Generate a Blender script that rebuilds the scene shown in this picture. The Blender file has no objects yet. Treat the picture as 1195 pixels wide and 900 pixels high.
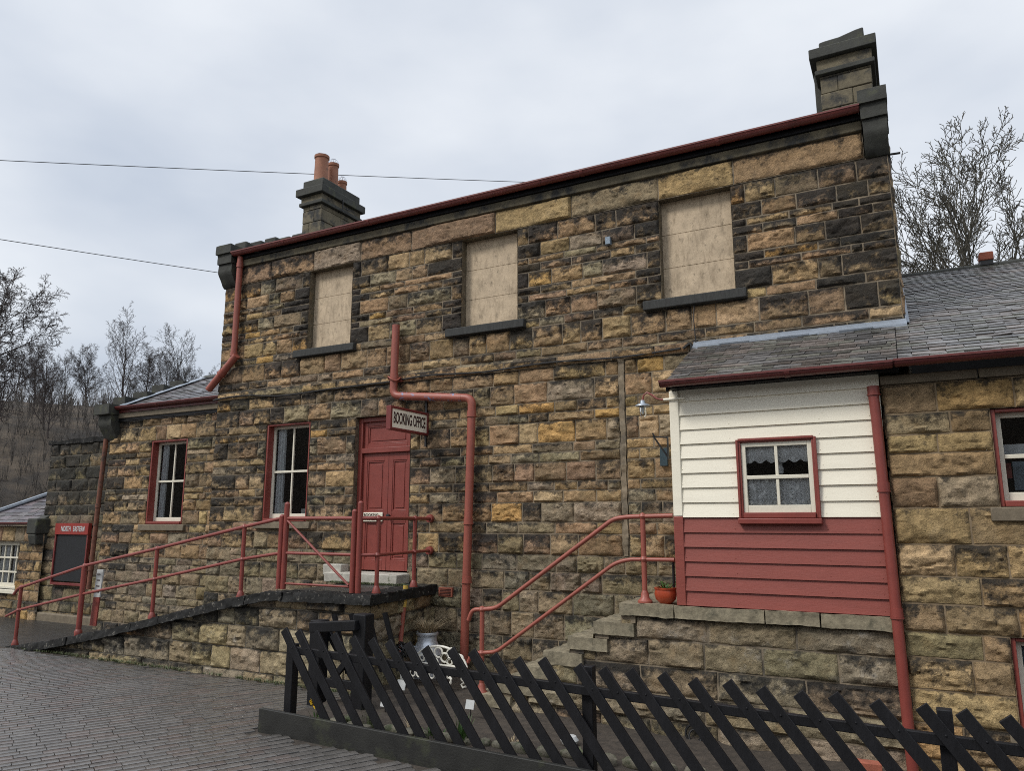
import bpy, math, random
import numpy as np
from mathutils import Vector, Matrix

R = math.radians
scene = bpy.context.scene
COL = scene.collection
rng = np.random.default_rng(7)
random.seed(7)

# ------------------------------------------------------------------ noise
def _hash(ix, iy, iz, s):
    h = (ix.astype(np.int64) * 374761393 + iy.astype(np.int64) * 668265263 + iz.astype(np.int64) * 2147483647 + s * 144665) & 0xFFFFFFFF
    h = ((h ^ (h >> 13)) * 1274126177) & 0xFFFFFFFF
    h = ((h ^ (h >> 16)) * 2246822519) & 0xFFFFFFFF
    return ((h ^ (h >> 15)) & 0xFFFFFF) / float(0xFFFFFF)

def vnoise(p, s=0):
    i = np.floor(p); f = p - i; i = i.astype(np.int64); f = f * f * (3 - 2 * f)
    out = 0
    for dx in (0, 1):
        for dy in (0, 1):
            for dz in (0, 1):
                w = (f[:, 0] if dx else 1 - f[:, 0]) * (f[:, 1] if dy else 1 - f[:, 1]) * (f[:, 2] if dz else 1 - f[:, 2])
                out = out + w * _hash(i[:, 0] + dx, i[:, 1] + dy, i[:, 2] + dz, s)
    return out

def fbm(p, s=0, o=4):
    a, t, n = .5, 0, 0
    for k in range(o):
        t = t + a * vnoise(p * 2 ** k, s + k); n += a; a *= .5
    return t / n

# ------------------------------------------------------------------ objects
ROOT = {}
def link(o):
    COL.objects.link(o); return o

def tag(o, label, cat, group=None, kind=None):
    if label: o['label'] = label
    if cat: o['category'] = cat
    if group: o['group'] = group
    if kind: o['kind'] = kind
    return o

def thing(name, label, cat, loc=(0, 0, 0), group=None):
    o = link(bpy.data.objects.new(name, None))
    o.location = loc; o.empty_display_size = .2
    ROOT[o.name] = Vector(loc)
    return tag(o, label, cat, group)

def rootloc(p):
    while p is not None and p.parent is not None: p = p.parent
    return ROOT.get(p.name, Vector((0, 0, 0))) if p else Vector((0, 0, 0))

def mesh_obj(name, verts, faces, mats, parent=None, fmat=None, smooth=40, base=None, bevel=0, cols=None, soot=None):
    """verts in world coordinates; shifted to the root's own place"""
    off = np.array(base if base is not None else rootloc(parent), float)
    me = bpy.data.meshes.new(name)
    v = np.asarray(verts, float) - off
    me.from_pydata(v.tolist(), [], faces)
    for m in (mats if isinstance(mats, (list, tuple)) else [mats]): me.materials.append(m)
    if fmat is not None: me.polygons.foreach_set('material_index', np.asarray(fmat, np.int32))
    if cols is not None:
        a = me.color_attributes.new('stonecol', 'FLOAT_COLOR', 'POINT')
        c = np.ones((len(v), 4)); c[:, :3] = cols
        a.data.foreach_set('color', c.ravel())
    if soot is not None:
        a = me.attributes.new('soot', 'FLOAT', 'POINT'); a.data.foreach_set('value', np.asarray(soot, float))
    me.validate(); me.update()
    me.shade_smooth()
    if smooth is not None: me.set_sharp_from_angle(angle=R(smooth))
    o = link(bpy.data.objects.new(name, me))
    if parent is not None: o.parent = parent
    elif base is not None:
        o.location = base
        ROOT[o.name] = Vector(base)
    if bevel:
        b = o.modifiers.new('bevel', 'BEVEL'); b.width = bevel; b.segments = 2; b.limit_method = 'ANGLE'; b.angle_limit = R(50)
    return o

class MB:
    def __init__(s): s.v = []; s.f = []
    def add(s, v, f):
        n = len(s.v); s.v += [tuple(map(float, q)) for q in v]; s.f += [[i + n for i in q] for q in f]; return s
    def box(s, x0, x1, y0, y1, z0, z1):
        v = [(x0, y0, z0), (x1, y0, z0), (x1, y1, z0), (x0, y1, z0), (x0, y0, z1), (x1, y0, z1), (x1, y1, z1), (x0, y1, z1)]
        return s.add(v, [[3, 2, 1, 0], [4, 5, 6, 7], [0, 1, 5, 4], [1, 2, 6, 5], [2, 3, 7, 6], [3, 0, 4, 7]])
    def obox(s, c, a, b, d):
        """oriented box: centre, three half-axis vectors"""
        c, a, b, d = map(Vector, (c, a, b, d)); v = []
        for sz in (-1, 1):
            for sx, sy in ((-1, -1), (1, -1), (1, 1), (-1, 1)): v.append(c + a * sx + b * sy + d * sz)
        if a.cross(b).dot(d) < 0:
            return s.add(v, [[0, 1, 2, 3], [7, 6, 5, 4], [4, 5, 1, 0], [5, 6, 2, 1], [6, 7, 3, 2], [7, 4, 0, 3]])
        return s.add(v, [[3, 2, 1, 0], [4, 5, 6, 7], [0, 1, 5, 4], [1, 2, 6, 5], [2, 3, 7, 6], [3, 0, 4, 7]])
    def bar(s, p, q, w, t, side=(0, 1, 0)):
        """flat bar p->q; t is its size along side, w across"""
        p, q = Vector(p), Vector(q); d = (q - p); sd = Vector(side).normalized(); w_ = d.cross(sd).normalized()
        return s.obox((p + q) / 2, d / 2, sd * t / 2, w_ * w / 2)
    def prism(s, poly, axis, a0, a1):
        """poly: 2-D outline, extruded along axis x (poly=y,z), y (poly=x,z) or z (poly=x,y)"""
        def P(u, w, t): return {'x': (t, u, w), 'y': (u, t, w), 'z': (u, w, t)}[axis]
        n = len(poly); v = [P(u, w, a0) for u, w in poly] + [P(u, w, a1) for u, w in poly]
        f = [list(range(n))[::-1], list(range(n, 2 * n))] + [[i, (i + 1) % n, n + (i + 1) % n, n + i] for i in range(n)]
        ar = sum(poly[i][0] * poly[(i + 1) % n][1] - poly[(i + 1) % n][0] * poly[i][1] for i in range(n))
        flip = (ar < 0) != (axis == 'y')
        return s.add(v, [q[::-1] for q in f] if flip else f)
    def tube(s, pts, r, n=10, cap=True, fillet=0, closed=False):
        pts = [Vector(p) for p in pts]
        rs = list(r) if isinstance(r, (list, tuple)) else None
        if fillet and rs is None:
            out = [pts[0]]
            for i in range(1, len(pts) - 1):
                a, b, c = pts[i - 1], pts[i], pts[i + 1]
                d1, d2 = (a - b), (c - b); l = min(fillet, d1.length * .45, d2.length * .45)
                p0, p2 = b + d1.normalized() * l, b + d2.normalized() * l
                for k in range(6):
                    t = k / 5; out.append(p0 * (1 - t) ** 2 + b * 2 * t * (1 - t) + p2 * t * t)
            out.append(pts[-1]); pts = out
        m = len(pts); v = []; f = []
        up = None
        for i, p in enumerate(pts):
            if closed: d = pts[(i + 1) % m] - pts[i - 1]
            else: d = pts[min(i + 1, m - 1)] - pts[max(i - 1, 0)]
            d.normalize()
            if up is None:
                up = Vector((0, 0, 1)) if abs(d.z) < .9 else Vector((1, 0, 0))
            up = (up - d * up.dot(d)).normalized(); sd = d.cross(up)
            rr = rs[i] if rs else r
            for k in range(n):
                a = 2 * math.pi * k / n; v.append(p + (up * math.cos(a) + sd * math.sin(a)) * rr)
        for i in range(m if closed else m - 1):
            j = (i + 1) % m
            for k in range(n):
                f.append([i * n + k, j * n + k, j * n + (k + 1) % n, i * n + (k + 1) % n][::-1])
        if cap and not closed: f += [list(range(n)), list(range((m - 1) * n, m * n))[::-1]]
        f = [q[::-1] for q in f]
        return s.add(v, [q[::-1] for q in f])
    def lathe(s, prof, c, n=24, axis='z'):
        c = Vector(c); v = []; f = []
        for r, h in prof:
            for k in range(n):
                a = 2 * math.pi * k / n
                q = (r * math.cos(a), r * math.sin(a), h) if axis == 'z' else (r * math.cos(a), -h, r * math.sin(a))
                v.append(c + Vector(q))
        for i in range(len(prof) - 1):
            for k in range(n): f.append([i * n + k, i * n + (k + 1) % n, (i + 1) * n + (k + 1) % n, (i + 1) * n + k])
        return s.add(v, f)
    def build(s, name, mat, parent=None, base=None, smooth=40, bevel=0):
        return mesh_obj(name, s.v, s.f, mat, parent, base=base, smooth=smooth, bevel=bevel)

import bmesh
def roughen(o, cell=.05, amp=.012, freq=6., seed=1, smooth=45):
    """chop a worked stone into small faces and wear it unevenly"""
    me = o.data; bm = bmesh.new(); bm.from_mesh(me)
    for _ in range(7):
        es = [e for e in bm.edges if e.calc_length() > cell]
        if not es: break
        bmesh.ops.subdivide_edges(bm, edges=es, cuts=1, use_grid_fill=True)
    p = np.array([v.co[:] for v in bm.verts]); q = p * freq + seed * 3.7
    bm.normal_update()
    nr = np.array([v.normal[:] for v in bm.verts])
    d = (fbm(q, seed, 4) - .55) * 2 * amp + (fbm(q * 3.1, seed + 9, 2) - .5) * amp * .9
    p = p + nr * d[:, None]
    for v, c in zip(bm.verts, p): v.co = c
    bm.to_mesh(me); bm.free(); me.shade_smooth(); me.set_sharp_from_angle(angle=R(smooth))
    return o
# ------------------------------------------------------------------ materials
class NT:
    def __init__(s, name):
        s.m = bpy.data.materials.new(name); s.m.use_nodes = True
        s.n = s.m.node_tree.nodes; s.l = s.m.node_tree.links
        s.b = s.n['Principled BSDF']; s.out = s.n['Material Output']
    def node(s, t, **k):
        nd = s.n.new(t)
        for a, b in k.items(): setattr(nd, a, b)
        return nd
    def ln(s, a, b): s.l.new(a, b)
    def pos(s, obj=False):
        if obj: return s.node('ShaderNodeTexCoord').outputs['Object']
        return s.node('ShaderNodeNewGeometry').outputs['Position']
    def noise(s, scale, detail=4, rough=.6, vec=None, sc=None, dist=0):
        n = s.node('ShaderNodeTexNoise'); n.inputs['Scale'].default_value = scale; n.inputs['Detail'].default_value = detail
        n.inputs['Roughness'].default_value = rough; n.inputs['Distortion'].default_value = dist
        v = vec if vec is not None else s.pos()
        if sc:
            mp = s.node('ShaderNodeMapping'); mp.inputs['Scale'].default_value = sc; s.ln(v, mp.inputs['Vector']); v = mp.outputs['Vector']
        s.ln(v, n.inputs['Vector']); return n.outputs['Fac']
    def ramp(s, fac, stops):
        r = s.node('ShaderNodeValToRGB'); e = r.color_ramp.elements
        while len(e) < len(stops): e.new(.5)
        for q, (p, c) in zip(e, stops):
            q.position = p; q.color = (c if not isinstance(c, (int, float)) else (c, c, c)) + ((1,) if not isinstance(c, (int, float)) else (1,)) if not isinstance(c, (int, float)) else (c, c, c, 1)
        s.ln(fac, r.inputs['Fac']); return r.outputs['Color']
    def math(s, op, a, b=None, clamp=False):
        m = s.node('ShaderNodeMath', operation=op, use_clamp=clamp)
        for i, q in enumerate((a, b)):
            if q is None: continue
            if isinstance(q, (int, float)): m.inputs[i].default_value = q
            else: s.ln(q, m.inputs[i])
        return m.outputs[0]
    def mix(s, fac, a, b, mode='MIX'):
        m = s.node('ShaderNodeMix', data_type='RGBA', blend_type=mode)
        for i, q in ((0, fac), (6, a), (7, b)):
            if isinstance(q, (int, float)): m.inputs[i].default_value = q
            elif isinstance(q, tuple): m.inputs[i].default_value = q + (1,)
            else: s.ln(q, m.inputs[i])
        return m.outputs[2]
    def bump(s, h, strength=.5, dist=.01, prev=None):
        b = s.node('ShaderNodeBump'); b.inputs['Strength'].default_value = strength; b.inputs['Distance'].default_value = dist
        s.ln(h, b.inputs['Height'])
        if prev is not None: s.ln(prev, b.inputs['Normal'])
        s.ln(b.outputs[0], s.b.inputs['Normal']); return b.outputs[0]
    def setc(s, c):
        if isinstance(c, tuple): s.b.inputs['Base Color'].default_value = c + (1,)
        else: s.ln(c, s.b.inputs['Base Color'])
    def rough(s, v):
        if isinstance(v, (int, float)): s.b.inputs['Roughness'].default_value = v
        else: s.ln(v, s.b.inputs['Roughness'])

def stone_mat(name, dark=(.016, .016, .0155), moss=0.0, stain=0.0):
    t = NT(name)
    ac = t.node('ShaderNodeAttribute', attribute_name='stonecol').outputs['Color']
    so = t.node('ShaderNodeAttribute', attribute_name='soot').outputs['Fac']
    n1 = t.noise(11, 8, .7)
    c = t.mix(1.0, ac, t.ramp(n1, [(.25, .38), (.5, 1.0), (.75, 1.6)]), 'MULTIPLY')
    n2 = t.noise(4.5, 5, .6)
    c = t.mix(t.math('MULTIPLY', t.ramp(n2, [(.55, 0.), (.72, 1.)]), .28), c, (.33, .19, .07))
    if moss:
        c = t.mix(t.math('MULTIPLY', t.ramp(t.noise(2.2, 6, .65), [(.46, 0.), (.66, 1.)]), moss), c, (.075, .08, .035))
    if stain:
        c = t.mix(t.math('MULTIPLY', t.ramp(t.noise(3.1, 7, .7), [(.58, 0.), (.70, 1.)]), stain), c, (.42, .40, .36))
    f = t.math('ADD', so, t.math('MULTIPLY', t.math('SUBTRACT', t.noise(6.5, 8, .68), .5), 1.7))
    f = t.math('ADD', f, t.math('MULTIPLY', t.math('SUBTRACT', t.noise(34, 5, .7), .5), .45))
    f = t.ramp(f, [(.40, 0.), (.52, .62), (.72, 1.)])
    c = t.mix(t.math('MULTIPLY', f, .93), c, dark)
    speck = t.ramp(t.noise(95, 3, .6), [(.3, .72), (.6, 1.08)])
    c = t.mix(1.0, c, speck, 'MULTIPLY')
    t.setc(c); t.rough(.82); t.b.inputs['Specular IOR Level'].default_value = .35
    b = t.bump(t.noise(26, 9, .74), .8, .045); t.bump(t.noise(150, 3, .6), .5, .006, b)
    return t.m

def plain(name, c, rough=.6, var=.25, sc=18, bump=.15, metal=0, spots=None, spec=.5, stretch=None, bs=60):
    t = NT(name)
    n = t.noise(sc, 6, .65, sc=stretch)
    q = t.mix(1.0, c, t.ramp(n, [(.25, 1 - var), (.75, 1 + var)]), 'MULTIPLY')
    if spots:
        col, lo, hi, s2 = spots
        q = t.mix(t.ramp(t.noise(s2, 7, .7), [(lo, 0.), (hi, 1.)]), q, col)
    t.setc(q)
    t.rough(t.math('ADD', rough - .08, t.math('MULTIPLY', t.noise(sc * .7, 4), .16)))
    t.b.inputs['Metallic'].default_value = metal; t.b.inputs['Specular IOR Level'].default_value = spec
    if bump: t.bump(t.noise(bs, 6, .65, sc=stretch), bump, .006)
    return t.m

M = {}
M['stone'] = stone_mat('sooty rock faced sandstone', moss=.35, stain=.10)
M['stone_low'] = stone_mat('damp rock faced sandstone', moss=.2, stain=.5)
M['stone_wing'] = stone_mat('buff rock faced sandstone', moss=.12, stain=.10)
M['stone_dark'] = stone_mat('dark lichened sandstone', dark=(.02, .02, .017), moss=.5)
M['mortar'] = plain('lime mortar', (.215, .172, .118), .9, .4, 9, .5, spots=((.05, .046, .038), .48, .68, 2.2))
M['mortar_dark'] = plain('grimy mortar', (.12, .105, .08), .9, .35, 9, .5, spots=((.03, .03, .027), .5, .7, 3))
M['mortar_wing'] = plain('buff mortar', (.21, .155, .095), .9, .3, 9, .5)
M['board_fill'] = plain('weathered infill board', (.46, .35, .235), .85, .18, 5, .3, spots=((.16, .12, .075), .53, .74, 5), bs=30)
t_ = NT('weathered infill board')
c_ = t_.mix(1.0, (.53, .42, .29), t_.ramp(t_.noise(5, 8, .7), [(.3, .72), (.7, 1.18)]), 'MULTIPLY')
c_ = t_.mix(t_.ramp(t_.noise(7, 8, .75, sc=(2.2, 2.2, .55)), [(.50, 0.), (.66, .55)]), c_, (.20, .15, .095))
c_ = t_.mix(t_.ramp(t_.noise(16, 8, .8, sc=(1, 1, .5)), [(.56, 0.), (.66, .7)]), c_, (.10, .08, .055))
t_.setc(c_); t_.rough(.85); t_.bump(t_.noise(40, 7, .7), .5, .008)
M['board_fill'] = t_.m
M['sill_dark'] = plain('black sooted sill stone', (.030, .031, .029), .8, .5, 8, .5, stretch=(6, 6, 1), bs=40)
M['coping'] = plain('black coping stone', (.0125, .0125, .012), .75, .6, 6, 1.0, spots=((.15, .14, .12), .57, .68, 17), bs=25, spec=.25)
M['gable_stone'] = plain('sooted carved stone', (.035, .036, .030), .8, .5, 5, .6, spots=((.075, .08, .04), .55, .7, 3), bs=30)
M['chim_tan'] = plain('chimney sandstone', (.13, .11, .07), .85, .5, 4, .7, spots=((.03, .03, .028), .48, .62, 3), bs=30)
M['sill_tan'] = plain('dressed sandstone sill', (.155, .125, .085), .8, .35, 8, .5, bs=40)
M['step'] = plain('worn lichened step stone', (.215, .185, .125), .85, .5, 16, 1.0, spots=((.08, .075, .05), .54, .70, 7), bs=35)
RED = (.215, .047, .036)
M['red'] = plain('oxide red paint', RED, .42, .16, 7, .08, spots=((.20, .045, .04), .62, .72, 5))
M['red_pipe'] = plain('faded red paint on iron', (.285, .080, .056), .45, .14, 8, .15, spots=((.15, .05, .035), .66, .74, 10))
M['red_board'] = plain('flaking red paint on boards', (.235, .055, .040), .48, .13, 6, .25, spots=((.50, .47, .45), .715, .73, 11), stretch=(.35, 1, 2.2))
M['red_gutter'] = plain('wet red gutter paint', (.155, .036, .030), .35, .3, 5, .1, spots=((.04, .016, .014), .6, .72, 6))
M['rust'] = plain('rusty iron paint', (.16, .06, .035), .7, .4, 9, .3, spots=((.05, .03, .022), .52, .66, 8))
M['red_dark'] = plain('dark red gutter paint', (.12, .028, .025), .4, .25, 6, .1)
M['worn_pipe'] = plain('worn pipe with flaked blue', (.30, .09, .065), .5, .2, 8, .2, spots=((.16, .22, .36), .57, .60, 10))
M['white'] = plain('cream white paint', (.84, .79, .65), .5, .06, 7, .15, spots=((.42, .37, .29), .70, .80, 6), stretch=(.3, 1, 2))
M['cream'] = plain('cream sash paint', (.70, .66, .54), .45, .08, 20, .05)
M['white_step'] = plain('whitened step', (.40, .38, .33), .75, .3, 9, .4, spots=((.10, .11, .06), .6, .68, 6))
M['black'] = plain('black iron paint', (.012, .012, .013), .4, .4, 20, .1)
M['wood_black'] = plain('tarred black timber', (.0075, .0075, .009), .6, .5, 10, .9, stretch=(1, 1, .25), bs=40, spots=((.03, .03, .032), .68, .8, 12), spec=.25)
M['wood_board'] = plain('weathered dark gravel board', (.014, .014, .012), .65, .55, 5, .6, spots=((.05, .056, .026), .52, .72, 2.2))
M['lead'] = plain('lead flashing', (.25, .285, .33), .5, .2, 14, .2, metal=.35)
M['tin'] = plain('galvanised milk churn metal', (.56, .60, .66), .42, .15, 9, .1, metal=.55)
M['iron_white'] = plain('white painted cast iron', (.72, .70, .62), .5, .2, 20, .1, spots=((.28, .22, .15), .68, .78, 20))
M['terracotta'] = plain('terracotta pot', (.33, .10, .055), .7, .3, 10, .2, spots=((.10, .05, .035), .6, .72, 7))
M['chimpot'] = plain('weathered chimney pot clay', (.27, .115, .065), .75, .35, 5, .2, spots=((.06, .04, .03), .6, .72, 6))
M['glaze'] = plain('orange glazed pot', (.36, .06, .025), .25, .3, 10, .05)
M['soil'] = plain('damp garden soil', (.040, .031, .023), .9, .6, 14, 1.0, spots=((.10, .085, .065), .62, .72, 22), bs=35)
M['leaf'] = plain('green leaf', (.045, .10, .02), .5, .3, 20, .1)
M['leaf2'] = plain('grey green leaf', (.09, .11, .045), .6, .3, 20, .1)
M['straw'] = plain('dry grass', (.36, .28, .17), .8, .3, 20, 0)
M['yellow'] = plain('yellow petal', (.70, .46, .03), .5, .1, 20, 0)
M['yellow_paint'] = plain('yellow paint', (.50, .33, .06), .5, .3, 20, 0)
M['rock'] = plain('pale edging stone', (.15, .135, .10), .85, .5, 9, .9, spots=((.045, .055, .025), .47, .62, 8), bs=30)
M['brick'] = plain('red brick', (.28, .085, .05), .85, .3, 15, .5)
M['slab_white'] = plain('white label plastic', (.46, .47, .46), .5, .1, 20, 0)
M['curtain'] = plain('white curtain cloth', (.70, .72, .74), .8, .15, 12, 0)
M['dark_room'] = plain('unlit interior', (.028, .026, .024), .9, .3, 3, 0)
M['blackboard'] = plain('blackboard', (.008, .009, .011), .55, .3, 6, .1)
M['sign_red'] = plain('sign red', (.27, .030, .022), .45, .12, 10, 0)
M['sign_brown'] = plain('sign maroon frame', (.16, .028, .025), .45, .15, 10, 0)
M['ink'] = plain('sign lettering ink', (.045, .018, .016), .5, .1, 20, 0)
M['blue'] = plain('blue plaque enamel', (.028, .05, .062), .4, .3, 60, 0)
M['paleblue'] = plain('pale blue plate', (.20, .26, .32), .4, .6, 60, 0)
M['bark'] = plain('grey brown bark', (.040, .034, .029), .9, .5, 6, .4)
M['bark_warm'] = plain('purplish birch twig', (.050, .038, .034), .9, .4, 6, .2)
M['bark_light'] = plain('olive grey bark', (.075, .068, .050), .9, .5, 6, .4)
M['asphalt'] = plain('wet asphalt', (.030, .029, .028), .38, .5, 5, .5, bs=120)
M['lamp_grey'] = plain('galvanised lamp shade', (.40, .45, .50), .4, .2, 20, 0, metal=.5)
M['woods_ground'] = plain('leaf litter hillside', (.060, .045, .030), .95, .7, .9, .8, spots=((.022, .019, .016), .5, .65, .25), bs=2)

def m_glass():
    t = NT('window glass'); t.n.remove(t.b)
    fr = t.node('ShaderNodeFresnel'); fr.inputs['IOR'].default_value = 1.52
    tr = t.node('ShaderNodeBsdfTransparent'); tr.inputs['Color'].default_value = (.93, .945, .94, 1)
    gl = t.node('ShaderNodeBsdfGlossy'); gl.inputs['Roughness'].default_value = .03
    mx = t.node('ShaderNodeMixShader')
    t.ln(fr.outputs[0], mx.inputs[0]); t.ln(tr.outputs[0], mx.inputs[1]); t.ln(gl.outputs[0], mx.inputs[2]); t.ln(mx.outputs[0], t.out.inputs['Surface'])
    return t.m
M['glass'] = m_glass()

def m_lace():
    t = NT('lace net'); bs = t.b; t.setc((.93, .94, .95)); t.rough(.9)
    p = t.pos()
    v = t.node('ShaderNodeTexVoronoi', feature='DISTANCE_TO_EDGE'); v.inputs['Scale'].default_value = 75; t.ln(p, v.inputs['Vector'])
    w = t.node('ShaderNodeTexVoronoi', feature='F1'); w.inputs['Scale'].default_value = 16; t.ln(p, w.inputs['Vector'])
    net = t.math('LESS_THAN', v.outputs['Distance'], .055)
    flower = t.math('LESS_THAN', w.outputs['Distance'], .30)
    fac = t.math('ADD', t.math('MULTIPLY', net, .5), t.math('MULTIPLY', flower, .55), True)
    fac = t.math('ADD', fac, .58, True)
    tr = t.node('ShaderNodeBsdfTransparent'); mx = t.node('ShaderNodeMixShader')
    t.ln(fac, mx.inputs[0]); t.ln(tr.outputs[0], mx.inputs[1]); t.ln(bs.outputs[0], mx.inputs[2]); t.ln(mx.outputs[0], t.out.inputs['Surface'])
    return t.m
M['lace'] = m_lace()

def m_attr(name, rough, spec=.5, var=(.6, 1.35), sc=20, bump=.4, wet=None, bs=60, extra=None):
    t = NT(name)
    ac = t.node('ShaderNodeAttribute', attribute_name='stonecol').outputs['Color']
    c = t.mix(1.0, ac, t.ramp(t.noise(sc, 6, .7), [(.25, var[0]), (.75, var[1])]), 'MULTIPLY')
    if extra: c = t.mix(t.ramp(t.noise(extra[1], 6, .7), [(extra[2], 0.), (extra[3], 1.)]), c, extra[0])
    t.setc(c); t.b.inputs['Specular IOR Level'].default_value = spec
    if wet: t.rough(t.ramp(t.noise(wet[0], 5, .6), [(.35, wet[1]), (.65, wet[2])]))
    else: t.rough(rough)
    t.bump(t.noise(bs, 6, .7), bump, .006)
    return t.m
M['slate'] = m_attr('wet welsh slate', .4, .5, wet=(2, .22, .48), bs=45, bump=.35, extra=((.07, .07, .045), 2.6, .60, .76))
M['setts'] = m_attr('wet brick setts', .4, .8, wet=(.55, .12, .34), bs=110, bump=.3, sc=9)

# ------------------------------------------------------------------ masonry
PAL_MAIN = [((.30, .205, .115), 5), ((.255, .178, .105), 5), ((.34, .245, .14), 4), ((.20, .135, .082), 4), ((.37, .225, .09), .6), ((.24, .195, .135), 3), ((.285, .19, .115), 3), ((.17, .13, .085), 2)]
PAL_LOW = [((.215, .185, .13), 5), ((.24, .195, .125), 4), ((.18, .155, .11), 4), ((.27, .22, .15), 3), ((.165, .12, .075), 2), ((.29, .18, .08), .8), ((.30, .28, .23), 1.2)]
PAL_WING = [((.30, .215, .115), 5), ((.255, .18, .10), 5), ((.335, .245, .135), 3), ((.22, .15, .088), 3), ((.33, .215, .10), 1.0), ((.17, .11, .075), 1.2), ((.25, .205, .13), 3)]
PAL_DARK = [((.15, .125, .09), 4), ((.19, .15, .10), 3), ((.11, .09, .07), 3), ((.22, .16, .09), 1.5)]

def courses(z0, z1, pattern, seed, jit=.12):
    r = np.random.default_rng(seed); hs = []; k = 0; H = z1 - z0
    if H < min(pattern) * 1.3: return [(z0, z1)]
    while sum(hs) < H - .5 * min(pattern):
        hs.append(pattern[k % len(pattern)] * (1 + r.uniform(-jit, jit))); k += 1
    s = H / sum(hs); out = []; z = z0
    for h in hs: out.append((z, z + h * s)); z += h * s
    return out

def zones(keys, pattern, seed):
    keys = sorted(keys); out = []
    for i in range(len(keys) - 1): out += courses(keys[i], keys[i + 1], pattern, seed + i)
    return out

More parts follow.
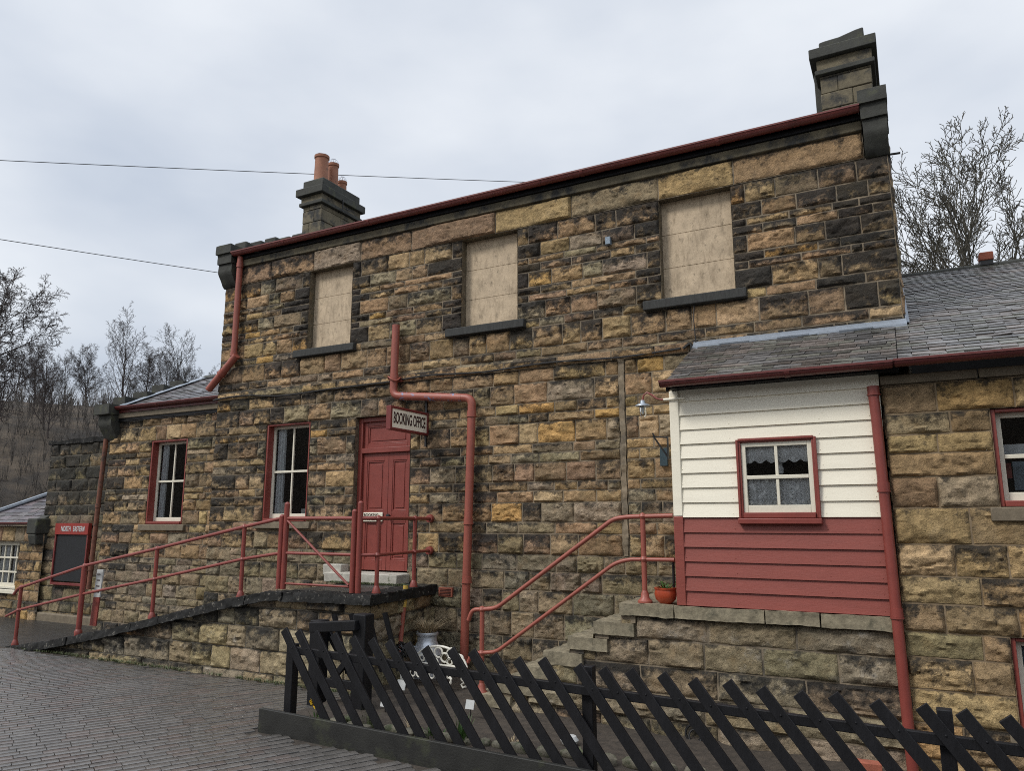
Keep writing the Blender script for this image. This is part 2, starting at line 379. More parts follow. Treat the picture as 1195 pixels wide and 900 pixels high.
def stone_wall(name, mats, parent, P0, ud, nd, u0, u1, crs, openings=(), D=.032, res=.024, lens=(.28, .6), pal=PAL_MAIN, soot=(.35, .45, .2),
               top=None, joint=.011, low=None, mort=.0, seed=1, reveal=0, jambsoot=0, quoin=0, flat=1.0, sootz=None, base=None, bot=None):
    r = np.random.default_rng(seed)
    P0, ud, nd = np.array(P0, float), np.array(ud, float), np.array(nd, float)
    V, F, FM, CO, SO = [], [], [], [], []
    n = 0
    pw = np.array([w for _, w in pal], float); pw /= pw.sum(); pc = np.array([c for c, _ in pal]) * np.array([1.34, 1.31, 1.20])
    def put(u, z, h): return P0 + np.outer(u, ud) + np.outer(h, nd) + np.outer(z, [0, 0, 1.])
    def rect(a, b, c, d, h):
        nonlocal n
        us = np.array([a, b, b, a]); zs = np.array([c, c, d, d], float)
        if top is not None: zs = np.minimum(zs, top(us))
        V.append(put(us, zs, np.full(4, h))); F.append([n, n + 1, n + 2, n + 3]); FM.append(1)
        CO.append(np.tile([.2, .17, .12], (4, 1))); SO.append(np.zeros(4)); n += 4
    prev_j = []
    for ci, (z0, z1) in enumerate(crs):
        h = z1 - z0
        iv = [(u0, u1)]
        for (a, b, c, d) in openings:
            if c < z1 - .01 and d > z0 + .01:
                nv = []
                for (p, q) in iv:
                    if b <= p or a >= q: nv.append((p, q)); continue
                    if a > p: nv.append((p, a))
                    if b < q: nv.append((b, q))
                iv = nv
        joints = []
        for (p, q) in iv:
            if q - p < .02: continue
            if top is None: rect(p, q, z0, z1, mort)
            else:
                cc_ = np.linspace(p, q, int((q - p) / .08) + 2)
                for g0, g1 in zip(cc_[:-1], cc_[1:]):
                    if min(top(np.array([g0, g1]))) > z0 + .005: rect(g0, g1, z0, z1, mort)
            cuts = [p]
            u = p
            scale = 1.0 if h > .2 else 1.12
            while u < q - .001:
                L = r.uniform(*lens) * scale
                if quoin and u == p and abs(p - u0) < 1e-6: L = quoin * (1.35 if ci % 2 else .8)
                if jambsoot and u == p and abs(p - u0) > 1e-6: L = (.36 if ci % 2 else .17)
                nu = u + L
                if quoin and abs(q - u1) < 1e-6:
                    Lq = quoin * (1.35 if ci % 2 else .8)
                    if nu > q - Lq - .12 and u < q - Lq - .1: nu = q - Lq
                if any(abs(nu - j) < .05 for j in prev_j): nu += .07
                if q - nu < lens[0] * .55: nu = q
                if jambsoot and nu < q and q - nu < .55 and abs(q - u1) > 1e-6:
                    nu = q - (.34 if ci % 2 else .18)
                    if nu - u < .08: nu = q
                nu = min(nu, q); cuts.append(nu); u = nu
            joints += cuts
            for k in range(len(cuts) - 1):
                a0, a1 = cuts[k] + joint / 2, cuts[k + 1] - joint / 2
                b0, b1 = z0 + joint / 2, z1 - joint / 2
                if k == 0 and abs(p - u0) < 1e-6: a0 = p
                w, hh = a1 - a0, b1 - b0
                if w < .03 or hh < .02: continue
                if top is not None and b0 > max(top(np.array([a0, a1]))) - .01: continue
                if bot is not None and b1 < bot: continue
                def axis(L):
                    m = max(2, int(round((L - .05) / res)))
                    return np.concatenate([[0, .007], np.linspace(.024, L - .024, m), [L - .007, L]]) if L > .09 else np.concatenate([[0, .007], np.linspace(.02, L - .02, 3), [L - .007, L]])
                ax, bx = axis(w), axis(hh)
                A, B = np.meshgrid(ax, bx, indexing='ij'); A = A.ravel(); B = B.ravel()
                # wobble of the outline
                e = np.minimum(np.minimum(A, w - A), np.minimum(B, hh - B))
                sd = r.uniform(0, 100)
                P3 = np.stack([A + a0 + sd, B + b0, np.full(len(A), sd)], 1)
                d_ = D * r.uniform(.5, 1.35) * (1 if hh > .16 else .75)
                hgt = np.full(len(A), d_)
                for q_ in range(r.integers(3, 6)):
                    cx_, cz_ = r.uniform(.15, .85) * w, r.uniform(.15, .85) * hh
                    gx, gz = r.normal(0, .20) * flat, r.normal(.06, .34) * flat
                    hgt = np.minimum(hgt, d_ * r.uniform(.8, 1.35) + gx * (A - cx_) + gz * (B - cz_))
                hgt = np.maximum(hgt, -d_ * 1.2)
                rid = np.abs(fbm(P3 * np.array([7, 13, 1]), 3, 4) - .5) * 2
                stp_ = fbm(P3 * np.array([5, 9, 1]), 23, 3); stp_ = np.floor(stp_ * 7) / 7 - .5
                hgt += (fbm(P3 * np.array([17, 26, 1]), 11, 4) - .5) * .030 * flat - np.exp(-rid * 8) * .014 * flat + stp_ * .075 * flat
                prof = 1 - np.exp(-np.maximum(e - .001, 0) / (.007 + .009 * r.random()))
                lo_, hi_ = np.percentile(hgt, 4), np.percentile(hgt, 97)
                hgt = .010 + np.clip((hgt - lo_) / max(hi_ - lo_, 1e-4), -.12, 1.25) * d_ * .85
                crag = fbm(P3 * np.array([6, 11, 1]) + 40, 51, 4); crag = np.floor(crag * 9) / 9 - .5
                hgt += crag * .062 * flat + (fbm(P3 * np.array([20, 30, 1]), 61, 3) - .5) * .022 * flat - np.exp(-np.abs(fbm(P3 * np.array([4, 10, 1]) + 9, 71, 3) - .5) * 22) * .018 * flat
                hgt = (.013 + np.maximum(hgt - .006, 0)) * prof - np.where(e < .004, .004, 0)
                wob = (fbm(P3 * 18, 5, 3) - .5) * .012
                Uc = A + a0 + np.where(e < .01, wob, 0) * ((A > .02) & (A < w - .02) == 0)
                Zc = B + b0 + np.where(e < .01, wob, 0) * ((B > .02) & (B < hh - .02) == 0)
                if k == 0 and abs(p - u0) < 1e-6: Uc = A + a0
                if top is not None: Zc = np.minimum(Zc, top(Uc) - .002)
                V.append(put(Uc, Zc, hgt))
                na, nb = len(ax), len(bx)
                ii = (np.arange(na - 1)[:, None] * nb + np.arange(nb - 1)[None]).ravel() + n
                F += np.stack([ii, ii + nb, ii + nb + 1, ii + 1], 1).tolist(); FM += [0] * len(ii)
                um, zm = (a0 + a1) / 2, (b0 + b1) / 2
                c = pc[r.choice(len(pc), p=pw)]
                if low is not None and zm < low[0]:
                    c = c * .35 + np.array(low[1]) * .65
                c = c * r.uniform(.86, 1.16) * np.array([1, r.uniform(.95, 1.05), r.uniform(.9, 1.1)])
                CO.append(np.tile(c, (len(A), 1)))
                x = r.random()
                if x < soot[0]: sb = r.uniform(.30, .58)
                elif x < soot[0] + soot[1]: sb = r.uniform(.16, .38)
                else: sb = r.uniform(-.10, .16)
                sb += (fbm(np.array([[um * .8 + P0[1], zm * .8, seed * 1.7]]), 31, 3)[0] - .5) * .55
                if sootz is not None: sb += sootz((a0 + a1) / 2, (b0 + b1) / 2)
                if jambsoot and any(abs(cuts[k] - b) < .01 or abs(cuts[k + 1] - a) < .01 for (a, b, cc, dd) in openings if cc < z1 - .01 and dd > z0 + .01 and cc > 4):
                    sb = r.uniform(.45, 1.0) * jambsoot + .1
                SO.append(sb + .22 * np.exp(-rid * 8) + .5 * (B / hh - .5) + .10 * (1 - np.clip(e / .05, 0, 1)))  # soot, plus cracks darkened for contrast and slightly darker stone edges
                n += len(A)
        prev_j = joints
    for (a, b, c, d) in (openings if reveal else ()):
        if b - a < .2: continue
        for (ua, za, ub, zb) in ((a, c, a, d), (b, d, b, c), (a, d, b, d), (b, c, a, c)):
            us = np.array([ua, ub, ub, ua]); zs = np.array([za, zb, zb, za], float); hs = np.array([.012, .012, -reveal, -reveal])
            V.append(put(us, zs, hs)); F.append([n, n + 1, n + 2, n + 3][::-1]); FM.append(0)
            CO.append(np.tile([.16, .13, .09], (4, 1))); SO.append(np.full(4, .25)); n += 4
    return mesh_obj(name, np.concatenate(V), F, mats, parent, fmat=FM, smooth=32, base=base, cols=np.concatenate(CO), soot=np.concatenate(SO))

# ------------------------------------------------------------------ slates
def slates(name, parent, O, ud, sd, nd, u0, u1, S, w=.28, ex=.15, seed=3, tone=(.105, .101, .094), mat='slate', umax=None, umin=None, skip=None):
    r = np.random.default_rng(seed); O, ud, sd, nd = [np.array(q, float) for q in (O, ud, sd, nd)]
    V, F, C = [], [], []; n = 0
    rows = int(math.ceil(S / ex)); ex = S / rows
    for i in range(rows):
        s0 = i * ex; a = u0 - (w / 2 if i % 2 else 0) - r.uniform(0, .02)
        lo = umin(s0) if umin else u0; hi = umax(s0) if umax else u1
        while a < hi:
            ww = w * r.uniform(.94, 1.06); b = a + ww
            p, q = max(a, lo), min(b, hi); a = b
            if q - p < .03: continue
            if skip and skip((p + q) / 2, s0): continue
            g = .0035; th = r.uniform(.007, .011); l = min(ex * 1.75, S - s0 + .02); drop = r.normal(0, .004); tl = r.normal(0, .003)
            us = np.array([p + g, q - g, q - g, p + g]); ss = np.array([s0 + drop, s0 + drop + r.normal(0, .002), s0 + l, s0 + l])
            hb = np.array([.014 + tl, .014 - tl, .0, .0])
            for hh in (hb, hb + th):
                V.append(O + np.outer(us, ud) + np.outer(ss, sd) + np.outer(hh, nd))
            F += [[n + 4, n + 5, n + 6, n + 7], [n, n + 1, n + 5, n + 4], [n + 1, n + 2, n + 6, n + 5], [n + 3, n, n + 4, n + 7]]
            k = r.uniform(.55, 1.5); hue = r.random()
            c = np.array(tone) * k * (np.array([1.10, .99, .96]) if hue < .3 else np.array([.98, 1.0, .92]) if hue < .6 else np.array([1, 1, 1.05]))
            C.append(np.tile(c, (8, 1))); n += 8
    # battens sheet underneath
    us = np.array([u0, u1, u1, u0]); ss = np.array([0, 0, S, S])
    if umin is None and umax is None and skip is None:
        V.append(O + np.outer(us, ud) + np.outer(ss, sd) + np.outer(np.full(4, -.012), nd)); F.append([n, n + 1, n + 2, n + 3]); C.append(np.tile([.015, .015, .015], (4, 1)))
    return mesh_obj(name, np.concatenate(V), F, M[mat], parent, smooth=20, cols=np.concatenate(C))

# ------------------------------------------------------------------ text
def text(name, s, origin, xd, yd, size, mat, parent, xs=1.0, align='CENTER', ext=.002, bold=0.0):
    cu = bpy.data.curves.new('lettering', 'FONT'); cu.body = s; cu.size = size; cu.align_x = align; cu.align_y = 'CENTER'; cu.extrude = ext; cu.offset = bold
    to = bpy.data.objects.new('tmp', cu); COL.objects.link(to)
    bpy.context.view_layer.update()
    me = bpy.data.meshes.new_from_object(to.evaluated_get(bpy.context.evaluated_depsgraph_get()))
    bpy.data.objects.remove(to)
    xd, yd = Vector(xd), Vector(yd); zd = xd.cross(yd); off = rootloc(parent)
    for v in me.vertices:
        c = v.co.copy(); v.co = Vector(origin) + xd * c.x * xs + yd * c.y + zd * c.z - off
    me.materials.clear(); me.materials.append(M[mat])
    o = link(bpy.data.objects.new(name, me)); o.parent = parent
    return o

# ------------------------------------------------------------------ windows (facing -Y)
def sash_window(parent, X0, X1, Z0, Z1, Y, fr=.07, rows=2, cols=2, red='red', sash='cream', room=.9, out=.0, sk=.0):
    """red box frame with a cream sash, glass and a dark room behind"""
    mb = MB(); d0, d1 = Y - out, Y + .07
    mb.box(X0, X0 + fr, d0, d1, Z0, Z1).box(X1 - fr, X1, d0, d1, Z0, Z1)
    mb.box(X0 + fr, X1 - fr, d0 + .002, d1, Z1 - fr * .8, Z1).box(X0 + fr, X1 - fr, d0 - .02, d1, Z0, Z0 + .05)
    w = mb.build('window', M[red], parent, bevel=.006)
    a, b, c, d = X0 + fr, X1 - fr, Z0 + .05, Z1 - fr * .8
    s = .042; mid = (c + d) / 2
    mb = MB(); y0, y1 = Y + .022, Y + .062
    mb.box(a, a + s, y0, y1, c, d).box(b - s, b, y0, y1, c, d).box(a + s, b - s, y0 + .001, y1, c, c + s * 1.7).box(a + s, b - s, y0 + .001, y1, d - s, d)
    for i in range(1, rows):
        z = c + (d - c) * i / rows; mb.box(a + s, b - s, y0 - .004, y1, z - .018, z + .018)
    for j in range(1, cols):
        x = a + (b - a) * j / cols; mb.box(x - .014, x + .014, y0 + .003, y1 - .004, c + s * 1.7, d - s)
    mb.build('sash', M[sash], w, bevel=.004)
    MB().add([(a, Y + .05, c), (b, Y + .05, c), (b, Y + .05, d), (a, Y + .05, d)], [[0, 1, 2, 3]]).build('pane', M['glass'], w)
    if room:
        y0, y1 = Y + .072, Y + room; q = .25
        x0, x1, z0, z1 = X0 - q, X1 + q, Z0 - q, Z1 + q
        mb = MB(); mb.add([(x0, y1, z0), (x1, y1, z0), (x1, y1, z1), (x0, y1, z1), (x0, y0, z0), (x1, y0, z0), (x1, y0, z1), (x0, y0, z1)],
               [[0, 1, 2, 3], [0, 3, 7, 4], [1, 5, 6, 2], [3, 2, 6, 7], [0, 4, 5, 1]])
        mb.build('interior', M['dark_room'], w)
    return w, (a, b, c, d)

def cloth(name, x0, x1, z0, z1, Y, mat, parent, folds=6, amp=.018, scallop=0, edge='bottom', taper=0):
    nx, nz = 80, 14; V, F = [], []
    for i in range(nx + 1):
        for j in range(nz + 1):
            u, v = i / nx, j / nz
            zb = z0 + (scallop * abs(math.sin(u * math.pi * folds)) * -1 if scallop else 0)
            xx = x0 + (x1 - x0) * (u if not taper else u * (1 - taper * (1 - abs(v * 2 - 1))))
            V.append((xx, Y + amp * math.sin(u * folds * 2 * math.pi + .7 * math.sin(v * 2)) * (1.1 - .4 * v), zb + (z1 - zb) * v))
    for i in range(nx):
        for j in range(nz):
            k = i * (nz + 1) + j; F.append([k, k + nz + 1, k + nz + 2, k + 1])
    return mesh_obj(name, V, F, M[mat], parent)

# ================================================================== STATION BUILDING
SB = thing('station_building', 'tall two-storey sooty sandstone station house with three boarded upper windows', 'building', (-5.3, 2.5, 0))
OPEN = [(-9.42, -8.46, 1.98, 3.58), (-7.53, -6.49, 1.10, 3.58), (-8.62, -7.71, 4.77, 6.13), (-5.63, -4.70, 4.77, 6.13), (-2.62, -1.70, 4.77, 6.13)]
OPEN_ALL = OPEN + [(-3.23, -3.15, 1.56, 4.05)]
crs = (zones([-.1, 1.10, 1.56], [.27, .25, .29], 5) + zones([1.56, 1.98, 3.58], [.265, .135, .13], 11) + [(3.58, 3.86)] + [(3.86, 4.06)] +
       zones([4.06, 4.77], [.14, .12, .27, .13], 21) + zones([4.77, 5.87], [.255, .125, .12], 31) + [(5.87, 6.13)])
def sz(u, z):
    s = 0
    if z < 1.56: s -= .12
    elif z < 4.0: s -= .07 + (.05 if u > -5.2 else -.12)
    elif z < 4.8: s -= .02
    if u > -.62 and z > 3.7: s += .34
    elif u > -1.2 and z > 3.7: s += .08
    if u < -9.9 and z > 1.5: s += .12
    return s
stone_wall('front_wall', [M['stone'], M['mortar']], SB, (0, 0, 0), (1, 0, 0), (0, -1, 0), -10.65, .07, crs, OPEN_ALL, D=.042, res=.019, lens=(.26, .56), reveal=.16,
           soot=(.34, .46, .20), jambsoot=.85, quoin=.42, seed=42, sootz=sz, low=(1.56, (.20, .178, .128)))
# removed pipe: strip of pointing up the wall
mb = MB(); V = []; 
mb.box(-3.225, -3.155, -.018, .02, 1.56, 4.05); roughen(mb.build('pointing_strip', M['mortar'], SB), .035, .03, 7, 10)
stone_wall('string_course', [M['stone'], M['mortar']], SB, (0, -.03, 0), (1, 0, 0), (0, -1, 0), -10.62, -2.3, [(4.055, 4.185)], D=.05, res=.02, lens=(.45, 1.1), soot=(.3, .5, .2), seed=8)
# lintel course, long dressed stones
lint = MB(); x = -10.65; r_ = random.Random(4)
stone_wall('lintel_course', [M['stone_wing'], M['mortar']], SB, (0, -.012, 0), (1, 0, 0), (0, -1, 0), -10.65, -.17, [(6.13, 6.46)], D=.05, res=.02, lens=(.7, 1.5), soot=(.02, .35, .63), seed=6, flat=.8)
# side and rear walls
gable = lambda u: 6.7 + .45 * (2.5 - np.abs(u - 2.5))
for nm, X, n_, sd in (('side_wall', -10.65, (-1, 0, 0), 61), ('side_wall', .07, (1, 0, 0), 62)):
    u_d = (0, -1, 0) if n_[0] < 0 else (0, 1, 0)
    tp = (lambda u: gable(-u)) if n_[0] < 0 else gable
    a, b = (-5, 0) if n_[0] < 0 else (0, 5)
    stone_wall(nm, [M['stone'], M['mortar']], SB, (X, 0, 0), u_d, n_, a, b, courses(-.1, 7.9, [.27, .14, .13], sd), D=.03, res=.06, lens=(.3, .6), seed=sd, top=tp)
stone_wall('rear_wall', [M['stone'], M['mortar']], SB, (0, 5, 0), (-1, 0, 0), (0, 1, 0), -.07, 10.65, courses(-.1, 6.7, [.27, .14, .13], 63), D=.03, res=.09, lens=(.3, .6), seed=63)
# roof
sl = math.atan(.45); Sroof = 2.72 / math.cos(sl)
rf = slates('roof', SB, (0, -.2, 6.66), (1, 0, 0), (0, math.cos(sl), math.sin(sl)), (0, -math.sin(sl), math.cos(sl)), -10.35, -.2, Sroof, ex=.2, w=.34)
slates('roof', SB, (0, 5.2, 6.66), (-1, 0, 0), (0, -math.cos(sl), math.sin(sl)), (0, math.sin(sl), math.cos(sl)), .2, 10.35, Sroof, ex=.3, w=.5, seed=5)
MB().prism([(2.36, 7.84), (2.5, 7.94), (2.64, 7.84)], 'x', -10.35, -.2).build('ridge_tiles', M['gable_stone'], SB)
# cornice, eaves boards, gutter
MB().box(-10.34, -.165, -.065, .05, 6.46, 6.585).build('cornice', M['chim_tan'], SB, bevel=.012)
MB().box(-10.34, -.165, -.09, .05, 6.587, 6.64).build('eaves_board', M['wood_black'], SB)
def gutter(x0, x1, y, z, r=.06):
    m = MB(); n = 9; v = []; f = []
    prof = [(y + r * math.cos(a), z + r * math.sin(a)) for a in [math.pi + math.pi * k / n for k in range(n + 1)]]
    prof += [(yy * 0 + y + (r - .008) * math.cos(a), z + (r - .008) * math.sin(a)) for yy, a in [(0, 2 * math.pi - math.pi * k / n) for k in range(n + 1)]]
    m.prism(prof, 'x', x0, x1)
    m.prism([(y - r - .006, z - .012), (y - r - .006, z + .008), (y - r + .012, z + .008), (y - r + .012, z - .012)], 'x', x0, x1)
    x = x0 + 1.2
    while x < x1 - .3:
        m.prism([(y + (r + .006) * math.cos(a), z + (r + .006) * math.sin(a)) for a in [math.pi + math.pi * k / n for k in range(n + 1)]], 'x', x, x + .05); x += 1.83
    for xe in (x0, x1 - .01):
        m.prism([(y + r * math.cos(a), z + r * math.sin(a)) for a in [math.pi + math.pi * k / n for k in range(n + 1)]], 'x', xe, xe + .01)
    return m
gutter(-10.33, -.17, -.165, 6.70, .065).build('gutter', M['red_gutter'], SB)
# moulded kneelers and crow steps
def kneeler(X0, X1, sgn):
    m = MB()
    m.prism([(-.02, 6.12), (-.06, 6.16), (-.17, 6.36), (-.17, 6.52), (.05, 6.52), (.3, 6.3), (.3, 6.12)], 'x', X0, X1)
    m.box(X0 - .012, X1 + .012, -.20, .32, 6.525, 6.70)
    m.box(X0 - .03, X1 + .02, -.235, .34, 6.703, 6.86)
    return m
roughen(kneeler(-10.68, -10.35, -1).build('kneeler', M['gable_stone'], SB), .06, .012, 5, 6)
roughen(kneeler(-.155, .095, 1).build('kneeler', M['gable_stone'], SB), .06, .012, 5, 7)
for (X0, X1) in ((-10.66, -10.36), (-.15, .085)):
    for k in range(6):
        y0 = .12 + .35 * k; z1 = 7.04 + .165 * k - (.03 if k % 2 else 0)
        MB().box(X0, X1, y0, y0 + .5, z1 - .34, z1).build('crow_step', M['gable_stone'], SB, bevel=.03)
        MB().box(X0, X1, 4.88 - .35 * k - .5, 4.88 - .35 * k, z1 - .34, z1).build('crow_step', M['gable_stone'], SB, bevel=.02)
# chimneys
def chimney(X0, X1, Y0, Y1, z0, band0, mat, hi, top_h, rough=0):
    m = MB(); r_ = random.Random(int(X0 * 100)); z = z0; k = 0
    while z < band0 - .02:
        h = min(.24 + .03 * r_.random(), band0 - z)
        xm = X0 + (X1 - X0) * (.35 if k % 2 else .62); ym = Y0 + (Y1 - Y0) * (.3 if k % 2 else .5); g = .004
        j = lambda: r_.uniform(-.006, .006)
        a, b = j(), j()
        m.box(X0 + a, xm - g, Y0 + b, ym, z + g, z + h - g); m.box(xm + g, X1 + j(), Y0 + j(), ym, z + g, z + h - g)
        m.box(X0 + j(), X1 + j(), ym + 2 * g, Y1 + j(), z + g, z + h - g)
        z += h; k += 1
    m.box(X0 + .015, X1 - .015, Y0 + .015, Y1 - .015, z0 - .6, band0)
    c = m.build('chimney', M[mat], SB, bevel=.012)
    MB().box(X0 - .06, X1 + .06, Y0 - .06, Y1 + .06, band0, band0 + .075).build('chimney_band', M['gable_stone'], c, bevel=.012)
    MB().box(X0 - .03, X1 + .03, Y0 - .03, Y1 + .03, band0 + .078, hi - .003).build('chimney_frieze', M[mat], c, bevel=.008)
    MB().box(X0 - .12, X1 + .10, Y0 - .11, Y1 + .11, hi, hi + .16).build('chimney_cap', M['gable_stone'], c, bevel=.012)
    t = MB(); xx = X0 + .03; N = 3
    if rough:
        t.prism([(X0 + .02, hi + .163), (X1 - .05, hi + .163), (X1 - .05, hi + .37), (X1 - .16, hi + .36), (X0 + .30, hi + .315), (X0 + .1, hi + .31), (X0 + .02, hi + .30)], 'y', Y0, Y1)
    else: t.box(X0 - .02, X1 + .02, Y0 - .01, Y1 + .01, hi + .163, hi + top_h)
    t.build('chimney_blocking', M['gable_stone'], c, bevel=.02)
    return c
ch = chimney(-10.71, -10.2, 1.85, 3.0, 7.55, 8.42, 'chim_tan', 8.63, .36)
for (y, r0, zt, cage) in ((2.06, .148, 9.60, 0), (2.42, .115, 9.58, 1), (2.72, .10, 9.30, 1)):
    p = MB(); zb = 8.99; p.lathe([(0, zb), (r0 * 1.06, zb), (r0, zb + .03), (r0 * .93, zt - .07), (r0 * 1.06, zt - .055), (r0 * 1.06, zt), (r0 * .8, zt), (r0 * .78, zt - .2), (0, zt - .2)], (-10.45, y, 0), 24)
    pot = p.build('chimney_pot', M['chimpot'], ch)
for (y, r0, zt) in ((2.06, .148, 9.60), (2.42, .115, 9.58), (2.72, .10, 9.30)):
    p = MB()
    for a in range(4):
        t = math.pi * a / 4; hgt = .06 if y < 2.1 else .13
        p.tube([(-10.45 + r0 * .95 * math.cos(t) * math.cos(q), y + r0 * .95 * math.sin(t) * math.cos(q), zt + hgt * math.sin(q)) for q in [math.pi * k / 10 for k in range(11)]], .004, 4)
    p.build('pot_guard', M['tin'], ch)
m = MB(); m.tube([(-10.19, 2.35, 8.40), (-10.08, 2.35, 8.40), (-10.08, 2.35, 8.66), (-10.19, 2.35, 8.66)], .012, 6); m.tube([(-10.08, 2.35, 8.5), (-10.08, 2.6, 8.5)], .01, 6)
m.build('aerial_bracket', M['black'], ch)
c2 = chimney(-.70, -.02, 2.0, 3.1, 7.4, 8.47, 'chim_tan', 8.72, .4, rough=1)
MB().box(-.80, -.712, 2.3, 2.9, 7.9, 8.74).build('chimney_flue', M['gable_stone'], c2, bevel=.01)
# boarded upper windows
for (a, b, c, d) in OPEN[2:]:
    m = MB(); hh = (d - c) / 3
    for k in range(3): m.box(a - .02, b + .02, .118, .15, c + hh * k + (.002 if k else -.02), c + hh * (k + 1) - .002)
    w = m.build('blocked_window', M['board_fill'], SB, bevel=.003)
    w['label'] = 'stained tan infill panels closing an upper window'
    MB().box(a - .23, b + .14, -.10, .03, c - .125, c - .002).build('window_sill', M['sill_dark'], w, bevel=.012)
# lower window
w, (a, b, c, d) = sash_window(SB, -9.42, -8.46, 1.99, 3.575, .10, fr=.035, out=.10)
MB().box(-9.55, -8.34, -.07, .12, 1.875, 1.982).build('window_sill', M['sill_tan'], w, bevel=.012)
cloth('curtain', a + .02, a + .21, c, d, .20, 'curtain', w, folds=3, amp=.02)
m = MB(); m.box(a + .12, a + .33, .19, .21, c + .05, c + .25); m.build('paper_notice', M['slab_white'], w)
m = MB(); m.box(b - .26, b - .08, .19, .21, c + .05, c + .15); m.build('paper_notice', M['slab_white'], w)
# door
m = MB(); X0, X1, Z0, Z1 = -7.53, -6.49, 1.26, 3.575; yd = .10
m.box(X0, X0 + .075, yd - .03, yd + .08, Z0, Z1).box(X1 - .06, X1, yd - .03, yd + .08, Z0, Z1).box(X0 + .075, X1 - .06, yd - .028, yd + .08, Z1 - .07, Z1)
m.box(X0 + .075, X1 - .06, yd - .035, yd + .08, 3.02, 3.10)
dr = m.build('door', M['red'], SB, bevel=.006); dr['label'] = 'red panelled double door with solid panel above'
def leaf(x0, x1, z0, z1, panels):
    m = MB(); y0, y1 = yd + .012, yd + .06; st = .075
    m.box(x0, x0 + st, y0, y1, z0, z1).box(x1 - st, x1, y0, y1, z0, z1)
    zs = [z0] + [q for p in panels for q in p] + [z1]
    for k in range(0, len(zs), 2): m.box(x0 + st, x1 - st, y0, y1, zs[k], zs[k + 1])
    for (p, q) in panels:
        a, b = x0 + st, x1 - st
        m.box(a, b, y0 + .022, y1 - .004, p, q); e = .022
        for (u0, u1, w0, w1) in ((a, b, p, p + e), (a, b, q - e, q), (a, a + e, p + e, q - e), (b - e, b, p + e, q - e)): m.box(u0, u1, y0 + .008, y1 - .006, w0, w1)
        m.box(a + .05, b - .05, y0 + .013, y1 - .005, p + .05, q - .05)
    return m
for (x0, x1) in ((-7.453, -6.97), (-6.965, -6.552)):
    l = leaf(x0, x1, 1.275, 3.018, [(1.43, 1.98), (2.14, 2.90)]).build('door_leaf', M['red'], dr, bevel=.004)
leaf(-7.453, -6.552, 3.102, 3.503, [(3.16, 3.44)]).build('transom_panel', M['red'], dr, bevel=.004)
m = MB(); m.lathe([(0, .07), (.03, .065), (.033, .045), (.012, .03), (.012, 0)], (-6.915, yd + .012, 2.07), 14, axis='y'); m.build('door_knob', M['black'], dr)
MB().box(-7.75, -6.43, -.34, .12, 1.12, 1.255).build('door_step', M['white_step'], SB, bevel=.012)
m = MB(); m.box(-7.9, -7.55, -.2, -.02, 1.2, 1.36); m.build('step_block', M['white_step'], SB, bevel=.012)
# rainwater pipes
def pipe(pts, r, mat, parent, collars=(), fillet=.1, name='downpipe', shoes=()):
    m = MB(); m.tube(pts, r, 16, fillet=fillet)
    p = m.build(name, M[mat], parent)
    for (c, ax) in collars:
        q = MB(); q.tube([Vector(c) - Vector(ax) * .035, Vector(c) + Vector(ax) * .035], r * 1.14, 16)
        q.tube([Vector(c) - Vector(ax) * .05, Vector(c) - Vector(ax) * .036], r * 1.25, 16); q.build('pipe_collar', M[mat], p)
    return p
pipe([(-10.22, -.1, 6.63), (-10.22, -.1, 4.80)], .052, 'red_pipe', SB, [((-10.22, -.1, 6.48), (0, 0, 1)), ((-10.22, -.1, 4.86), (0, 0, 1))])
pipe([(-10.14, -.11, 4.82), (-10.78, -.11, 4.27)], .062, 'red_pipe', SB, [((-10.46, -.11, 4.545), (.76, 0, .65))])
stp = pipe([(-6.72, -.13, 4.93), (-6.735, -.13, 3.84), (-5.36, -.13, 3.70), (-5.45, -.13, .02)], .058, 'red_pipe', SB,
     [((-6.727, -.13, 4.12), (0, 0, 1)), ((-5.365, -.13, 3.48), (0, 0, 1)), ((-5.40, -.13, 2.0), (0, 0, 1)), ((-5.415, -.13, 1.22), (0, 0, 1))], fillet=.11, name='soil_pipe')
MB().tube([(-6.60, -.13, 3.826), (-5.52, -.13, 3.716)], .0595, 16, cap=False).build('worn_section', M['worn_pipe'], stp)
m = MB(); m.tube([(-6.727 + .09 * math.cos(t), -.13 + .09 * math.sin(t), 4.09 + .035 * math.sin(2 * t)) for t in [2 * math.pi * k / 16 for k in range(16)]], .012, 6, closed=True)
m.box(-6.82, -6.63, -.07, .0, 4.06, 4.11); m.build('pipe_bracket', M['red_pipe'], stp)
# ledge cable and fixings
pts = [(-10.7, -.06, 4.08)]
for k in range(30):
    x = -10.6 + k * .283; pts.append((x, -.065 - .008 * math.sin(k * 1.3), 4.09 + .018 * math.sin(k * .9) - (.05 if 3 < k < 12 else 0) * math.sin((k - 3) / 9 * math.pi)))
MB().tube(pts, .014, 6).build('wall_cable', M['black'], SB)
MB().tube([(-2.36, -.06, 4.10), (-2.26, -.06, 4.17), (-2.24, -.06, 3.75)], .018, 6, fillet=.05).build('wall_cable', M['black'], SB)
MB().tube([(-2.2, -.055, 4.13), (-2.215, -.06, 4.45), (-2.19, -.05, 4.78)], .007, 5).build('wall_cable', M['black'], SB)
m = MB(); m.box(-5.92, -5.70, -.05, .02, .97, 1.09); ab = m.build('air_brick', M['brick'], SB)
m = MB()
for k in range(5): m.box(-5.90, -5.72, -.056, -.045, .985 + k * .02, .993 + k * .02)
m.build('air_slots', M['ink'], ab)
MB().tube([(.05, .5, 6.35), (.21, .5, 6.34)], .015, 6).build('iron_bar', M['black'], SB)

